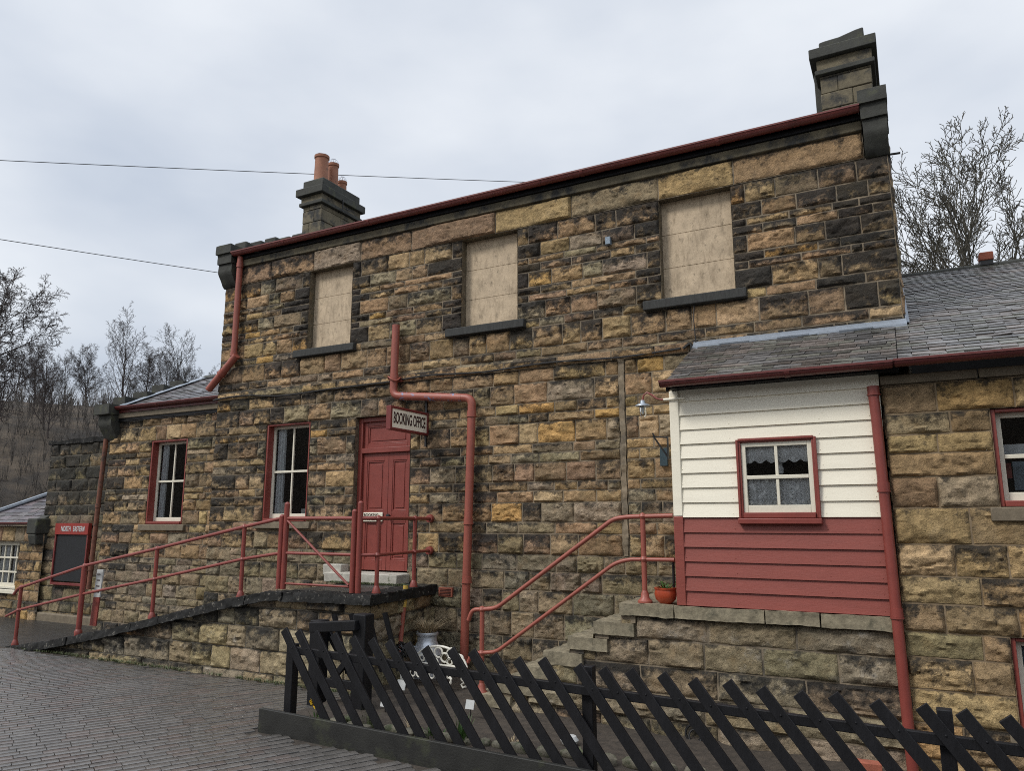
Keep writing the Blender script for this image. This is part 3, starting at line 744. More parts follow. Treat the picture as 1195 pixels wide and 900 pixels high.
o = MB().box(-2.70, -2.61, -.075, -.03, 2.66, 2.88).build('wall_plaque', M['blue'], None, base=(-2.66, -.03, 2.62)); tag(o, 'small blue enamel plaque on the stone wall beside the timber porch', 'plaque')
o = MB().box(-3.34, -3.275, -.085, -.02, 5.63, 5.73).build('wall_plate', M['paleblue'], None, base=(-3.3, -.02, 5.62)); tag(o, 'tiny pale blue plate high on the wall between two boarded windows', 'plate')

# ================================================================== LOW WING
LW = thing('low_wing', 'single-storey stone wing with slate roof beside the tall station house', 'building', (-12.3, 2.2, 0))
yw = .3
wop = [(-12.72, -11.72, 1.93, 3.50)]
stone_wall('front_wall', [M['stone'], M['mortar']], LW, (0, yw, 0), (1, 0, 0), (0, -1, 0), -14.0, -10.6, zones([-.1, 1.93, 3.50, 3.78, 3.98], [.25, .24, .14, .13], 71), wop, D=.040, res=.024, lens=(.28, .58),
           soot=(.14, .40, .46), reveal=.14, low=(1.3, (.22, .19, .135)), seed=71, quoin=.4, sootz=lambda u, z: (.3 if u < -13.3 else 0) - (.1 if z < 1 else 0))
MB().box(-13.95, -10.66, yw - .07, yw + .05, 3.985, 4.09).build('cornice', M['sill_tan'], LW, bevel=.012)
MB().box(-13.9, -10.66, yw - .085, yw + .05, 4.093, 4.2).build('fascia', M['red_dark'], LW)
MB().box(-13.9, -10.66, yw - .05, yw + .05, 3.94, 3.983).build('eaves_board', M['wood_black'], LW)
MB().tube([(-13.9 + .25 * k, yw - .06, 3.92 + .012 * math.sin(k * 1.7)) for k in range(13)], .012, 5).build('wall_cable', M['black'], LW)
gutter(-13.72, -10.66, yw - .13, 4.20, .055).build('gutter', M['red_dark'], LW)
s2 = math.atan(.47)
slates('roof', LW, (0, yw - .16, 4.16), (1, 0, 0), (0, math.cos(s2), math.sin(s2)), (0, -math.sin(s2), math.cos(s2)), -13.75, -10.66, 2.05 / math.cos(s2), w=.3, ex=.16, seed=9, tone=(.075, .07, .07))
slates('roof', LW, (0, yw + 3.94, 4.16), (-1, 0, 0), (0, -math.cos(s2), math.sin(s2)), (0, math.sin(s2), math.cos(s2)), 10.66, 13.75, 2.05 / math.cos(s2), w=.5, ex=.3, seed=10)
MB().prism([(yw + 1.76, 5.10), (yw + 1.89, 5.19), (yw + 2.02, 5.10)], 'x', -13.7, -10.66).build('ridge_tiles', M['gable_stone'], LW)
g2 = lambda u: 4.1 + .47 * (1.95 - np.abs(u - 1.95 - yw))
stone_wall('side_wall', [M['stone_dark'], M['mortar_dark']], LW, (-14.0, 0, 0), (0, -1, 0), (-1, 0, 0), -4.2, -yw, courses(-.1, 5.1, [.25, .2], 75), D=.03, res=.08, lens=(.3, .6), seed=75, pal=PAL_DARK, top=lambda u: g2(-u))
MB().box(-14.0, -10.66, 4.15, 4.2, -.1, 4.1).build('rear_wall', M['chim_tan'], LW)
m = MB(); m.prism([(yw - .02, 3.55), (yw - .08, 3.62), (yw - .22, 3.86), (yw - .22, 4.05), (yw + .25, 4.05), (yw + .25, 3.55)], 'x', -14.12, -13.72)
m.box(-14.16, -13.70, yw - .30, yw + .28, 4.055, 4.26); roughen(m.build('kneeler', M['gable_stone'], LW), .06, .018, 5, 8)
for k in range(4):
    y0 = yw + .02 + .42 * k; z1 = 4.44 + .19 * k
    roughen(MB().box(-14.08, -13.70 + .06 * (k % 2), y0, y0 + .55, z1 - .36, z1 - .03 * (k % 2)).build('crow_step', M['gable_stone'], LW), .09, .035, 4, 20 + k)
MB().box(-13.735, -13.5, yw - .1, yw + 1.9, 4.2, 4.21).add([], []).build('step_bedding', M['gable_stone'], LW)
m = MB(); n_ = Vector((0, -math.sin(s2), math.cos(s2)))
for k in range(5):
    s0 = .1 + k * .4; c = Vector((-13.6, yw - .16 + math.cos(s2) * (s0 + .2), 4.16 + math.sin(s2) * (s0 + .2))) + n_ * .045
    m.obox(c, (.13, 0, 0), Vector((0, math.cos(s2), math.sin(s2))) * .21, n_ * .004)
m.build('lead_flashing', M['lead'], LW)
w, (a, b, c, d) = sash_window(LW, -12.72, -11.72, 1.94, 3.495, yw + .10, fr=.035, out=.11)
MB().box(-12.85, -11.60, yw - .07, yw + .1, 1.82, 1.932).build('window_sill', M['sill_tan'], w, bevel=.012)
cloth('curtain', a + .02, a + .20, c, d, yw + .20, 'curtain', w, folds=3, amp=.02)
pipe([(-14.07, yw - .05, 3.6), (-14.12, yw - .05, 2.3), (-14.16, yw - .05, .7)], .045, 'rust', LW, [((-14.12, yw - .05, 2.3), (0, 0, 1)), ((-14.15, yw - .05, 1.1), (0, 0, 1))])

# ================================================================== SCREEN WALL, NOTICE BOARD, HUT
SW = thing('screen_wall', 'dark mossy stone screen wall behind the black notice board', 'wall', (-15.2, .6, 0))
ys = .6
stone_wall('wall_face', [M['stone_dark'], M['mortar_dark']], SW, (0, ys, 0), (1, 0, 0), (0, -1, 0), -16.45, -14.02, courses(-.1, 3.62, [.27, .24], 81), D=.035, res=.035, lens=(.3, .6), pal=PAL_DARK + [((.2, .16, .1), 5)], seed=81,
           soot=(.3, .5, .2), sootz=lambda u, z: .35 if z > 2.2 else -.25)
MB().box(-16.47, -14.02, ys + .01, ys + .3, -.1, 3.6).build('wall_core', M['mortar_dark'], SW)
m = MB(); x = -16.5
while x < -14.1: L = random.uniform(.5, .8); m.box(x + .005, min(x + L, -14.02), ys - .05, ys + .33, 3.615, 3.70 + random.uniform(0, .03)); x += L
roughen(m.build('coping', M['coping'], SW), .08, .03, 5, 9)
MB().box(-16.45, -14.02, ys - .09, ys, -.1, .14).build('plinth', M['sill_tan'], SW, bevel=.03)
NB = thing('notice_board', 'black notice board with red header on the dark stone wall', 'notice board', (-15.25, ys - .1, .78))
m = MB(); a, b, c, d = -15.83, -14.72, .76, 1.92
m.box(a + .03, b - .03, ys - .085, ys - .05, c + .03, d - .2); m.build('board', M['blackboard'], NB)
m = MB(); m.box(a, a + .04, ys - .11, ys - .04, c, d - .2).box(b - .04, b, ys - .11, ys - .04, c, d - .2).box(a, b, ys - .112, ys - .04, c - .05, c); m.build('frame', M['sign_brown'], NB, bevel=.004)
MB().box(a, b, ys - .12, ys - .04, d - .2, d + .03).build('header', M['sign_red'], NB, bevel=.004)
text('lettering', 'NORTH   EASTERN', ((a + b) / 2 + .05, ys - .122, d - .09), (1, 0, 0), (0, 0, 1), .15, 'slab_white', NB, xs=.62, bold=.003)

HUT = thing('stone_hut', 'low stone hut with slate roof at the far end of the path', 'building', (-17.8, 1.8, 0))
stone_wall('front_wall', [M['stone'], M['mortar_dark']], HUT, (0, .5, 0), (1, 0, 0), (0, -1, 0), -19.5, -16.2, zones([-.4, .55, 1.55, 1.88], [.23, .2], 85), [(-18.3, -17.05, .55, 1.55)], D=.03, res=.035, lens=(.25, .5), seed=85, soot=(.1, .3, .6), reveal=.14)
w, q4 = sash_window(HUT, -18.3, -17.05, .55, 1.55, .58, fr=.05, rows=3, cols=5, red='cream')
cloth('curtain', q4[0] + .1, q4[0] + .5, q4[2], q4[3], .72, 'curtain', w, folds=3, amp=.02)
cloth('curtain', q4[1] - .55, q4[1] - .25, q4[2], q4[3], .72, 'curtain', w, folds=3, amp=.02)
MB().box(-18.4, -16.95, .42, .6, .47, .55).build('window_sill', M['cream'], w, bevel=.01)
gutter(-19.5, -16.55, .37, 1.96, .05).build('gutter', M['red_dark'], HUT)
s3 = math.atan(.62)
slates('roof', HUT, (0, .36, 1.93), (1, 0, 0), (0, math.cos(s3), math.sin(s3)), (0, -math.sin(s3), math.cos(s3)), -19.0, -16.5, 1.15 / math.cos(s3), w=.3, ex=.16, seed=19, tone=(.08, .07, .075), umin=lambda s: -19.0 + s * 1.3)
MB().tube([(-19.0, .34, 1.97), (-17.5, 1.48, 2.70)], .05, 6).build('lead_hip', M['lead'], HUT)
m = MB(); m.box(-16.55, -16.2, .30, .62, 1.72, 2.05); m.prism([(.36, 1.5), (.30, 1.72), (.6, 1.72), (.6, 1.5)], 'x', -16.5, -16.22)
m.build('kneeler', M['gable_stone'], HUT, bevel=.03)
m = MB(); m.prism([(.45, 2.03), (1.55, 2.72), (1.55, 2.58), (.6, 1.9)], 'x', -16.52, -16.25); m.build('verge_coping', M['gable_stone'], HUT, bevel=.02)
MB().box(-17.5, -16.3, 1.42, 1.62, 2.60, 2.74).build('ridge_tiles', M['gable_stone'], HUT, bevel=.03)
MB().box(-19.45, -16.25, 1.7, 3.0, -.4, 1.9).build('wall_core', M['chim_tan'], HUT)

# ================================================================== RAMP AND PLATFORM
RP = thing('entrance_ramp', 'stone-walled ramp with black coping rising to the booking office door', 'ramp', (-9, -.85, 0))
px = np.array([-13.3, -12.84, -12.16, -10.72, -9.61, -8.27, -7.45, -5.7]); pz = np.array([-.02, .04, .14, .41, .66, .95, 1.10, 1.13])
rt = lambda u: np.interp(u, px, pz)
stone_wall('ramp_wall', [M['stone_low'], M['mortar_dark']], RP, (0, -1.62, 0), (1, 0, 0), (0, -1, 0), -13.1, -5.84, courses(-.1, 1.14, [.17, .27, .27, .25, .24], 91, .05), D=.05, res=.021, lens=(.32, .72), pal=PAL_LOW, soot=(.08, .4, .52), seed=91,
           top=lambda u: rt(u) - .05, sootz=lambda u, z: .25 if z > rt(np.array([u]))[0] - .3 else 0)  # stones made darker in the band just below the coping
ud = np.array([-.15, 1, 0]); ud = ud / np.linalg.norm(ud)
stone_wall('ramp_wall', [M['stone_low'], M['mortar_dark']], RP, (-5.84, -1.63, 0), ud, (ud[1], -ud[0], 0), 0, 1.66, courses(-.1, 1.08, [.3, .27, .25, .24], 93), D=.05, res=.022, lens=(.4, .8), pal=PAL_LOW, soot=(.06, .4, .54), seed=93)
# coping stones following the slope
m = MB(); xs = [-13.2]; r_ = random.Random(8)
while xs[-1] < -5.9: xs.append(xs[-1] + r_.uniform(.55, 1.0))
xs[-1] = -5.76
for a, b in zip(xs[:-1], xs[1:]):
    za, zb = rt(a), rt(b); t = .115 if b > -12.9 else .05
    N = 5; d1 = r_.uniform(-.012, .012)
    for k in range(N):
        u0, u1 = a + .004 + (b - a - .008) * k / N, a + .004 + (b - a - .008) * (k + 1) / N
        z0, z1 = rt(u0), rt(u1); o = [r_.uniform(-.01, .01) for _ in range(2)]
        f0 = -1.74 + d1; bk = -1.38
        v = [(u0, f0, z0 - t), (u1, f0, z1 - t), (u1, bk, z1 - t), (u0, bk, z0 - t), (u0, f0 + .02, z0), (u1, f0 + .02, z1), (u1, bk, z1), (u0, bk, z0)]
        m.add(v, [[3, 2, 1, 0], [4, 5, 6, 7], [0, 1, 5, 4], [2, 3, 7, 6]] + ([[3, 0, 4, 7]] if k == 0 else []) + ([[1, 2, 6, 5]] if k == N - 1 else []))
roughen(m.build('coping', M['coping'], RP), .045, .03, 9, 2)
m = MB(); m.prism([(-5.76, -1.74), (-5.98, -.0), (-6.35, -.0), (-6.13, -1.38), (-6.13, -1.37)], 'z', 1.0, 1.127); roughen(m.build('coping', M['coping'], RP), .045, .028, 9, 3)
# surface
V, F = [], []; N = 40
for i in range(N + 1):
    u = -13.3 + (13.3 - 6.0) * i / N; z = max(rt(u) - .012, .006)
    V += [(u, -1.4, z), (u, .35, z + .02)]
for i in range(N): F.append([2 * i, 2 * i + 2, 2 * i + 3, 2 * i + 1])
mesh_obj('ramp_surface', V, F, M['asphalt'], RP)

# railings -----------------------------------------------------------
def ball(m, c, r): m.lathe([(0, -r), (r * .7, -r * .7), (r, 0), (r * .7, r * .7), (0, r)], c, 12)
def railpost(parent, x, y, z0, z1, r=.027, fl=.055):
    m = MB(); m.tube([(x, y, z0), (x, y, z1)], r, 12); m.lathe([(0, z0), (fl, z0), (fl, z0 + .012), (r * 1.5, z0 + .06), (r, z0 + .09)], (x, y, 0), 14)
    return m.build('post', M['red'], parent)
RR = thing('ramp_railing', 'red tubular railing along the sloping black ramp coping', 'railing', (-10, -1.6, .5))
yr = -1.6
top = [(-13.3, .80), (-13.2, .89), (-13.11, .92), (-11.48, 1.31), (-9.81, 1.60), (-8.06, 1.92), (-7.40, 2.03)]
mid = [(-13.45, .44), (-13.11, .56), (-11.48, .88), (-9.81, 1.17), (-8.06, 1.49), (-7.40, 1.58)]
MB().tube([(x, yr, z) for x, z in top], .024, 12, fillet=.08).build('top_rail', M['red'], RR)
MB().tube([(x, yr, z) for x, z in mid], .021, 12, fillet=.08).build('mid_rail', M['red'], RR)
for x in (-13.11, -11.48, -9.81, -8.06):
    zt = float(np.interp(x, [q[0] for q in top], [q[1] for q in top])); zb = float(rt(x)); zm = float(np.interp(x, [q[0] for q in mid], [q[1] for q in mid]))
    p = railpost(RR, x, yr, zb, zt, r=.04 if x == -11.48 else .028)
    [(ball(m := MB(), (x, yr, q), .039), m.build('joint_ball', M['red'], p)) for q in (zt, zm)]
GT = thing('rail_gate', 'red tubular gate with diagonal brace across the door platform', 'gate', (-6.75, -1.6, 1.14))
for x, zt in ((-7.38, 2.06), (-7.30, 2.22), (-6.16, 2.12), (-6.07, 2.22)):
    m = MB(); m.tube([(x, yr, 1.13), (x, yr, zt)], .036, 12); m.lathe([(.036, zt), (.02, zt + .02), (0, zt + .025)], (x, yr, 0), 12); m.build('gate_post', M['red'], GT)
m = MB()
for z, r in ((2.03, .023), (1.585, .02), (1.20, .014)): m.tube([(-7.28, yr, z), (-6.17, yr, z)], r, 10)
m.build('gate_bar', M['red'], GT)
MB().tube([(-7.26, yr - .02, 2.0), (-6.2, yr - .02, 1.22)], .016, 8).build('brace', M['red'], GT)
PR = thing('platform_railing', 'short red railing returning from the gate to the station wall', 'railing', (-5.95, -.8, 1.14))
m = MB(); pr = [(-6.07, yr, 2.03), (-5.87, -1.5, 2.03), (-6.02, -.5, 2.03), (-6.09, -.02, 2.03)]
m.tube(pr, .024, 12, fillet=.1); m.build('top_rail', M['red'], PR)
MB().tube([(x, y, 1.585) for x, y, z in pr], .021, 12, fillet=.1).build('mid_rail', M['red'], PR)
for (x, y) in ((-5.89, -1.47), (-6.01, -.52)):
    p = railpost(PR, x, y, 1.127, 2.03); [(ball(m := MB(), (x, y, q), .039), m.build('joint_ball', M['red'], p)) for q in (2.03, 1.585)]
for z in (2.03, 1.585):
    MB().lathe([(0, .05), (.055, .045), (.06, 0), (0, 0)], (-6.09, -.03, z), 16, axis='y').build('wall_flange', M['red'], PR)
MK = thing('marker_board', 'white and red striped marker board leaning by the ramp railing', 'marker', (-11.35, -1.45, .4))
m = MB(); m.bar((-11.36, -1.45, .40), (-11.33, -1.45, .83), .02, .15, (1, 0, 0)); m.build('red_half', M['red'], MK)
m = MB(); m.bar((-11.33, -1.45, .832), (-11.30, -1.45, 1.25), .02, .15, (1, 0, 0)); wh = m.build('white_half', M['slab_white'], MK)
m = MB()
for k in range(4): m.box(-11.36, -11.28, -1.465, -1.461, .9 + .09 * k, .915 + .09 * k)
m.build('marks', M['ink'], wh)

# hanging sign -------------------------------------------------------
HS = thing('hanging_sign', 'cream BOOKING OFFICE sign in maroon frame projecting over the door', 'sign', (-6.2, 0, 3.24))
MB().box(-6.228, -6.172, -.90, -.05, 3.245, 3.525).build('panel', M['white'], HS)
m = MB(); t = .04
m.box(-6.24, -6.16, -.93, -.89, 3.22, 3.55).box(-6.24, -6.16, -.06, -.02, 3.22, 3.55).box(-6.239, -6.161, -.89, -.06, 3.22, 3.255).box(-6.239, -6.161, -.89, -.06, 3.515, 3.55)
m.build('frame', M['sign_brown'], HS, bevel=.005)
MB().box(-6.215, -6.185, -.045, .0, 3.06, 3.75).build('wall_bracket', M['black'], HS)
text('lettering', 'BOOKING OFFICE', (-6.170, -.475, 3.385), (0, 1, 0), (0, 0, 1), .215, 'ink', HS, xs=.435, bold=.004)
text('lettering', 'BOOKING OFFICE', (-6.230, -.475, 3.385), (0, -1, 0), (0, 0, 1), .215, 'ink', HS, xs=.435, bold=.004)
DS = thing('door_sign', 'small cream plate reading BOOKING HALL on the red door', 'sign', (-7.2, yd, 2.0))
MB().box(-7.46, -7.04, yd - .012, yd + .01, 1.985, 2.125).build('plate', M['cream'], DS, bevel=.01)
text('lettering', 'BOOKING', (-7.25, yd - .014, 2.085), (1, 0, 0), (0, 0, 1), .06, 'ink', DS, xs=1.0)
text('lettering', 'HALL', (-7.25, yd - .014, 2.025), (1, 0, 0), (0, 0, 1), .06, 'ink', DS, xs=1.0)

# ================================================================== STONE BASE WITH STEPS
ST = thing('stone_steps', 'worn stone steps and retaining wall carrying the red and white porch', 'steps', (-2, -.8, 0))
ysf = -1.475
treads = [(-3.03, .98), (-3.32, .81), (-3.60, .64), (-3.88, .47), (-4.16, .30), (-4.44, .13)]
def stp(u):
    z = np.full(np.shape(u), 1.05)
    for x, zt in treads: z = np.where(np.asarray(u) < x + .29, np.minimum(z, zt - .12), z)
    return z
stone_wall('retaining_wall', [M['stone_low'], M['mortar']], ST, (0, ysf, 0), (1, 0, 0), (0, -1, 0), -4.3, -.12, courses(-.45, 1.055, [.26, .25, .24, .26, .25, .22], 95, .06), D=.05, res=.02, lens=(.38, .85), pal=PAL_LOW, soot=(.03, .24, .73), low=(1.06, (.27, .215, .14)), seed=97, top=stp,
           sootz=lambda u, z: .03 if u > -1.4 else 0)
m = MB()
for x, zt in treads:
    m.box(x, x + .44, -1.535, -.02, zt - .13, zt)
roughen(m.build('step', M['step'], ST), .05, .014, 7, 4)
m = MB()
for i, (x, zt) in enumerate(treads): m.box(x + .30, x + .33 + .12, ysf - .035, -.02, zt + .001, zt + .045 if i else 1.05)
m.build('riser', M['mortar'], ST)
m = MB()
js = [-2.74, -2.17, -1.31, -.83, -.19]
for a, b in zip(js[:-1], js[1:]): m.box(a + .004, b - .004, -1.55 - random.uniform(0, .012), -.02, 1.055, 1.178 + random.uniform(-.004, .004))
roughen(m.build('landing_slab', M['step'], ST), .05, .016, 6, 5)
SR = thing('step_railing', 'red tubular handrail climbing the stone steps to the porch', 'railing', (-3.4, -1.4, .1))
ysr = -1.42
MB().tube([(-4.60, ysr, .88), (-4.55, ysr, 1.0), (-4.42, ysr, 1.01), (-4.24, ysr, 1.03), (-2.82, ysr, 2.02), (-2.66, ysr, 2.04), (-2.18, ysr, 2.05)], .024, 12, fillet=.1).build('top_rail', M['red_pipe'], SR)
MB().tube([(-4.60, ysr, .42), (-4.55, ysr, .53), (-4.42, ysr, .54), (-4.24, ysr, .56), (-2.82, ysr, 1.56), (-2.66, ysr, 1.605), (-2.18, ysr, 1.61)], .021, 12, fillet=.1).build('mid_rail', M['red_pipe'], SR)
for (x, zb, zt, zm) in ((-4.42, .10, 1.01, .54), (-2.50, 1.178, 2.045, 1.61)):
    m = MB(); m.tube([(x, ysr, zb), (x, ysr, zt)], .027, 12); m.lathe([(0, zb), (.075, zb), (.075, zb + .018), (.045, zb + .05), (.04, zb + .09), (.027, zb + .12)], (x, ysr, 0), 16)
    p = m.build('post', M['red_pipe'], SR); [(ball(m := MB(), (x, ysr, q), .04), m.build('joint_ball', M['red_pipe'], p)) for q in (zt, zm)]

# ================================================================== TIMBER PORCH
TP = thing('timber_porch', 'weatherboarded porch, cream above and red below, under a slate lean-to roof', 'porch', (-1.2, -.75, 1.18))
yp = -1.5; X0, X1 = -2.145, -.2; wx0, wx1, wz0, wz1 = -1.49, -.765, 2.025, 2.78
def weatherboard(z, h, mat, x0=-2.05, x1=-.19):
    ivs = [(x0, x1)]
    if z + h > wz0 + .04 and z < wz1 - .01: ivs = [(x0, wx0), (wx1, x1)]
    m = MB()
    for a, b in ivs:
        m.prism([(yp + .02, z - .012), (yp - .012 - random.uniform(0, .004), z - .012), (yp + .008, z + h), (yp + .02, z + h)], 'x', a, b)
    return m
boards_w, boards_r = MB(), MB()
z = 1.195; hb = .1405
while z < 2.03: boards_r.add(*(lambda q: (q.v, q.f))(weatherboard(z, hb, 0))); z += hb
z = 2.045; hb = .1465
while z < 3.30: boards_w.add(*(lambda q: (q.v, q.f))(weatherboard(z, min(hb, 3.33 - z), 0))); z += hb
for bb, zz0, n_, hb_ in ((boards_r, 1.195, 6, .1405), (boards_w, 2.045, 9, .1465)):
    for k in range(n_):
        for x in (-2.04, -1.55, -.72, -.30):
            bb.lathe([(0, .003), (.004, .002), (.005, 0)], (x + random.uniform(-.01, .01), yp - .010, zz0 + k * hb_ + .025), 6, axis='y')
boards_r.build('red_boarding', M['red_board'], TP); boards_w.build('cream_boarding', M['white'], TP)
MB().box(X0, -2.05, yp - .02, yp + .08, 2.045, 3.32).build('corner_post', M['white'], TP, bevel=.006)
MB().box(X0, -2.05, yp - .02, yp + .08, 1.18, 2.043).build('corner_post', M['red_board'], TP, bevel=.006)
# left side boarding
for nm, za, zb, mt, hb in (('red_boarding', 1.19, 2.04, 'red_board', .1405), ('cream_boarding', 2.045, 3.3, 'white', .1465)):
    m = MB(); z = za
    while z < zb - .02:
        m.prism([(X0 + .02, z - .012), (X0 - .012, z - .012), (X0 + .008, min(z + hb, zb)), (X0 + .02, min(z + hb, zb))], 'y', yp + .08, -.02); z += hb
    m.build(nm, M[mt], TP)
MB().prism([(yp + .03, 3.33), (-.02, 3.33), (-.02, 3.95), (yp + .03, 3.36)], 'x', X0 + .005, X0 + .03).build('side_infill', M['white'], TP)
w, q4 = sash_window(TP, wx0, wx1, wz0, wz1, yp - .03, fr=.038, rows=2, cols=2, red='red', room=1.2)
a, b, c, d = q4
m = MB(); m.box(wx0 - .012, wx1 + .012, yp - .07, yp, wz0 - .055, wz0 - .002); m.build('window_sill', M['red'], w, bevel=.006)
m = MB(); m.box(wx0 - .005, wx0 + .018, yp - .045, yp, wz0, wz1).box(wx1 - .018, wx1 + .005, yp - .045, yp, wz0, wz1).box(wx0 + .018, wx1 - .018, yp - .045, yp, wz1 - .015, wz1 + .01); m.build('architrave', M['red'], w, bevel=.004)
mid = (c + d) / 2
cloth('net_curtain', a + .01, b - .01, c + .02, mid - .01, yp + .055, 'lace', w, folds=8, amp=.010)
cloth('net_valance', a + .01, b - .01, d - .17, d, yp + .055, 'lace', w, folds=6, amp=.008, scallop=.03)
cloth('net_valance', a + .01, b - .01, d - .13, d, yp + .075, 'lace', w, folds=6, amp=.008, scallop=.02)
m = MB()
for k in range(8):
    x = a + .05 + (b - a - .1) * k / 7
    m.tube([(x + .035 * math.cos(t), yp + .040, c + .09 + .045 * math.sin(t)) for t in [2 * math.pi * i / 12 for i in range(12)]], .004, 5, closed=True)
    for i in range(5): ball(m, (x, yp + .040, c + .17 + i * .03), .006)
m.build('lace_edging', M['curtain'], w)
m = MB(); m.lathe([(0, 0), (.03, .02), (.035, .07), (.02, .10), (.025, .13), (0, .15)], (-1.12, yp + .16, mid + .02), 14); m.build('ornament', M['curtain'], w)
# lean-to roof
ye, ze = -1.70, 3.385; pitch = math.atan(.425); sdir = (0, math.cos(pitch), math.sin(pitch)); nrm = (0, -math.sin(pitch), math.cos(pitch))
slates('roof', TP, (0, ye, ze), (1, 0, 0), sdir, nrm, -2.3, -.02, 1.70 / math.cos(pitch), w=.27, ex=.138, seed=12, umin=lambda s: -2.12 - .07 * s)
mesh_obj('roof_deck', [(-2.11, ye, ze - .012), (-.02, ye, ze - .012), (-.02, 0, ze - .012 + 1.7 * .425), (-2.22, 0, ze - .012 + 1.7 * .425)], [[0, 1, 2, 3]], M['wood_black'], TP)
m = MB(); m.prism([(ye + .03, ze - .03), (0, 4.06), (0, 3.98), (ye + .03, ze - .09)], 'x', -2.13, -2.105); m.build('verge_board', M['wood_black'], TP)
m = MB(); m.box(-2.12, -.02, yp - .13, yp + .02, 3.325, 3.355); m.build('soffit', M['wood_black'], TP)
m = MB()
for k in range(7):
    xa, xb = -2.23 + k * .331, -2.23 + (k + 1) * .331 + .01
    m.prism([(.0, 4.185), (-.05 - .004 * (k % 2), 4.17), (-.085, 4.125), (-.125 - .01 * (k % 2), 4.095), (-.125, 4.07), (.0, 4.08)], 'x', xa, xb)
m.build('lead_flashing', M['lead'], TP)
gutter(-2.17, -.06, ye - .03, 3.385, .058).build('gutter', M['red_dark'], TP)
pipe([(-.245, yp - .06, 3.2), (-.235, yp - .06, 2.9), (-.215, yp - .06, 1.4), (-.19, yp - .06, -.3)], .045, 'red', TP, [((-.24, yp - .06, 3.17), (0, 0, 1)), ((-.225, yp - .06, 2.3), (0, 0, 1)), ((-.21, yp - .06, 1.22), (0, 0, 1))], fillet=0)

# lamp and bracket
LP = thing('wall_lamp', 'swan-necked wall lamp with pale enamel shade beside the cream porch corner', 'lamp', (-2.17, -1.48, 3.25))
pts = [(-2.05, -1.53, 3.235), (-2.20, -1.53, 3.235), (-2.27, -1.53, 3.25), (-2.33, -1.53, 3.30), (-2.375, -1.53, 3.325), (-2.41, -1.53, 3.30), (-2.425, -1.53, 3.24)]
MB().tube(pts, .010, 8).build('swan_neck', M['red'], LP)
MB().tube([(-1.98, -1.53, 3.235), (-2.2, -1.53, 3.235)], .014, 8).build('conduit', M['white'], LP)
MB().lathe([(.0, 3.245), (.022, 3.245), (.028, 3.215), (.075, 3.195), (.078, 3.183), (.03, 3.185), (.0, 3.19)], (-2.425, -1.53, 0), 20).build('shade', M['lamp_grey'], LP)
MB().lathe([(.028, 3.185), (.036, 3.165), (.036, 3.09), (.022, 3.065), (0, 3.058)], (-2.425, -1.53, 0), 18).build('globe', M['glass'], LP)
MB().lathe([(0, 3.185), (.016, 3.18), (.018, 3.13), (.010, 3.10), (0, 3.098)], (-2.425, -1.53, 0), 12).build('bulb', M['slab_white'], LP)
BK = thing('basket_bracket', 'black iron hanging basket bracket on the cream porch side', 'bracket', (-2.18, -1.44, 2.7))
m = MB(); m.box(-2.192, -2.182, -1.50, -1.46, 2.62, 2.86); m.tube([(-2.19, -1.48, 2.645), (-2.34, -1.48, 2.87)], .009, 6); m.tube([(-2.19, -1.48, 2.845), (-2.32, -1.48, 2.86), (-2.345, -1.48, 2.90)], .008, 6); m.build('iron_arm', M['black'], BK)
FP = thing('flower_pot', 'round orange glazed pot with a small green plant on the porch landing', 'flower pot', (-2.29, -1.40, 1.178))
MB().lathe([(0, 1.18), (.06, 1.18), (.10, 1.22), (.112, 1.27), (.105, 1.31), (.112, 1.32), (.112, 1.335), (.09, 1.335), (.085, 1.29), (0, 1.29)], (-2.29, -1.40, 0), 24).build('pot', M['glaze'], FP)
m = MB()
for k in range(30):
    a = random.uniform(0, 6.28); rr = random.uniform(.02, .12); z = 1.33 + random.uniform(0, .06)
    m.add([(-2.29, -1.4, 1.3), (-2.29 + rr * math.cos(a) - .012 * math.sin(a), -1.4 + rr * math.sin(a) + .012 * math.cos(a), z), (-2.29 + (rr + .03) * math.cos(a), -1.4 + (rr + .03) * math.sin(a), z - .01), (-2.29 + rr * math.cos(a) + .012 * math.sin(a), -1.4 + rr * math.sin(a) - .012 * math.cos(a), z)], [[0, 1, 2, 3]])
m.build('leaves', M['leaf'], FP)
MB().tube([(-2.215, -1.36, 1.30), (-2.21, -1.36, 1.60)], .014, 8).build('stake', M['black'], FP)

# ================================================================== STONE WING
WG = thing('stone_wing', 'buff rock-faced stone wing with long slate roof and two red framed windows', 'building', (2, 1.3, 0))
yg = -1.5
wo = [(.64, 1.62, 2.11, 2.945), (.60, 1.62, .33, 1.065)]
stone_wall('front_wall', [M['stone_wing'], M['mortar_wing']], WG, (0, yg, 0), (1, 0, 0), (0, -1, 0), -.165, 4.2,
           [(-.6, -.28), (-.28, .05), (.05, .33), (.33, .60), (.60, .86), (.86, 1.065), (1.065, 1.30), (1.30, 1.53), (1.53, 1.80), (1.80, 2.11), (2.11, 2.38), (2.38, 2.585), (2.585, 2.755), (2.755, 2.945), (2.945, 3.21)], wo, D=.042, res=.018, lens=(.28, .72), pal=PAL_WING,
           soot=(.02, .28, .70), reveal=.13, seed=131, joint=.009)
stone_wall('side_wall', [M['stone_wing'], M['mortar_wing']], WG, (-.165, 0, 0), (0, -1, 0), (-1, 0, 0), 0, 1.5, courses(-.6, 3.3, [.3, .25], 103), D=.03, res=.05, lens=(.3, .7), pal=PAL_WING, seed=103)
MB().box(4.2, 4.24, yg, 9, -.6, 3.3).build('end_wall', M['chim_tan'], WG)
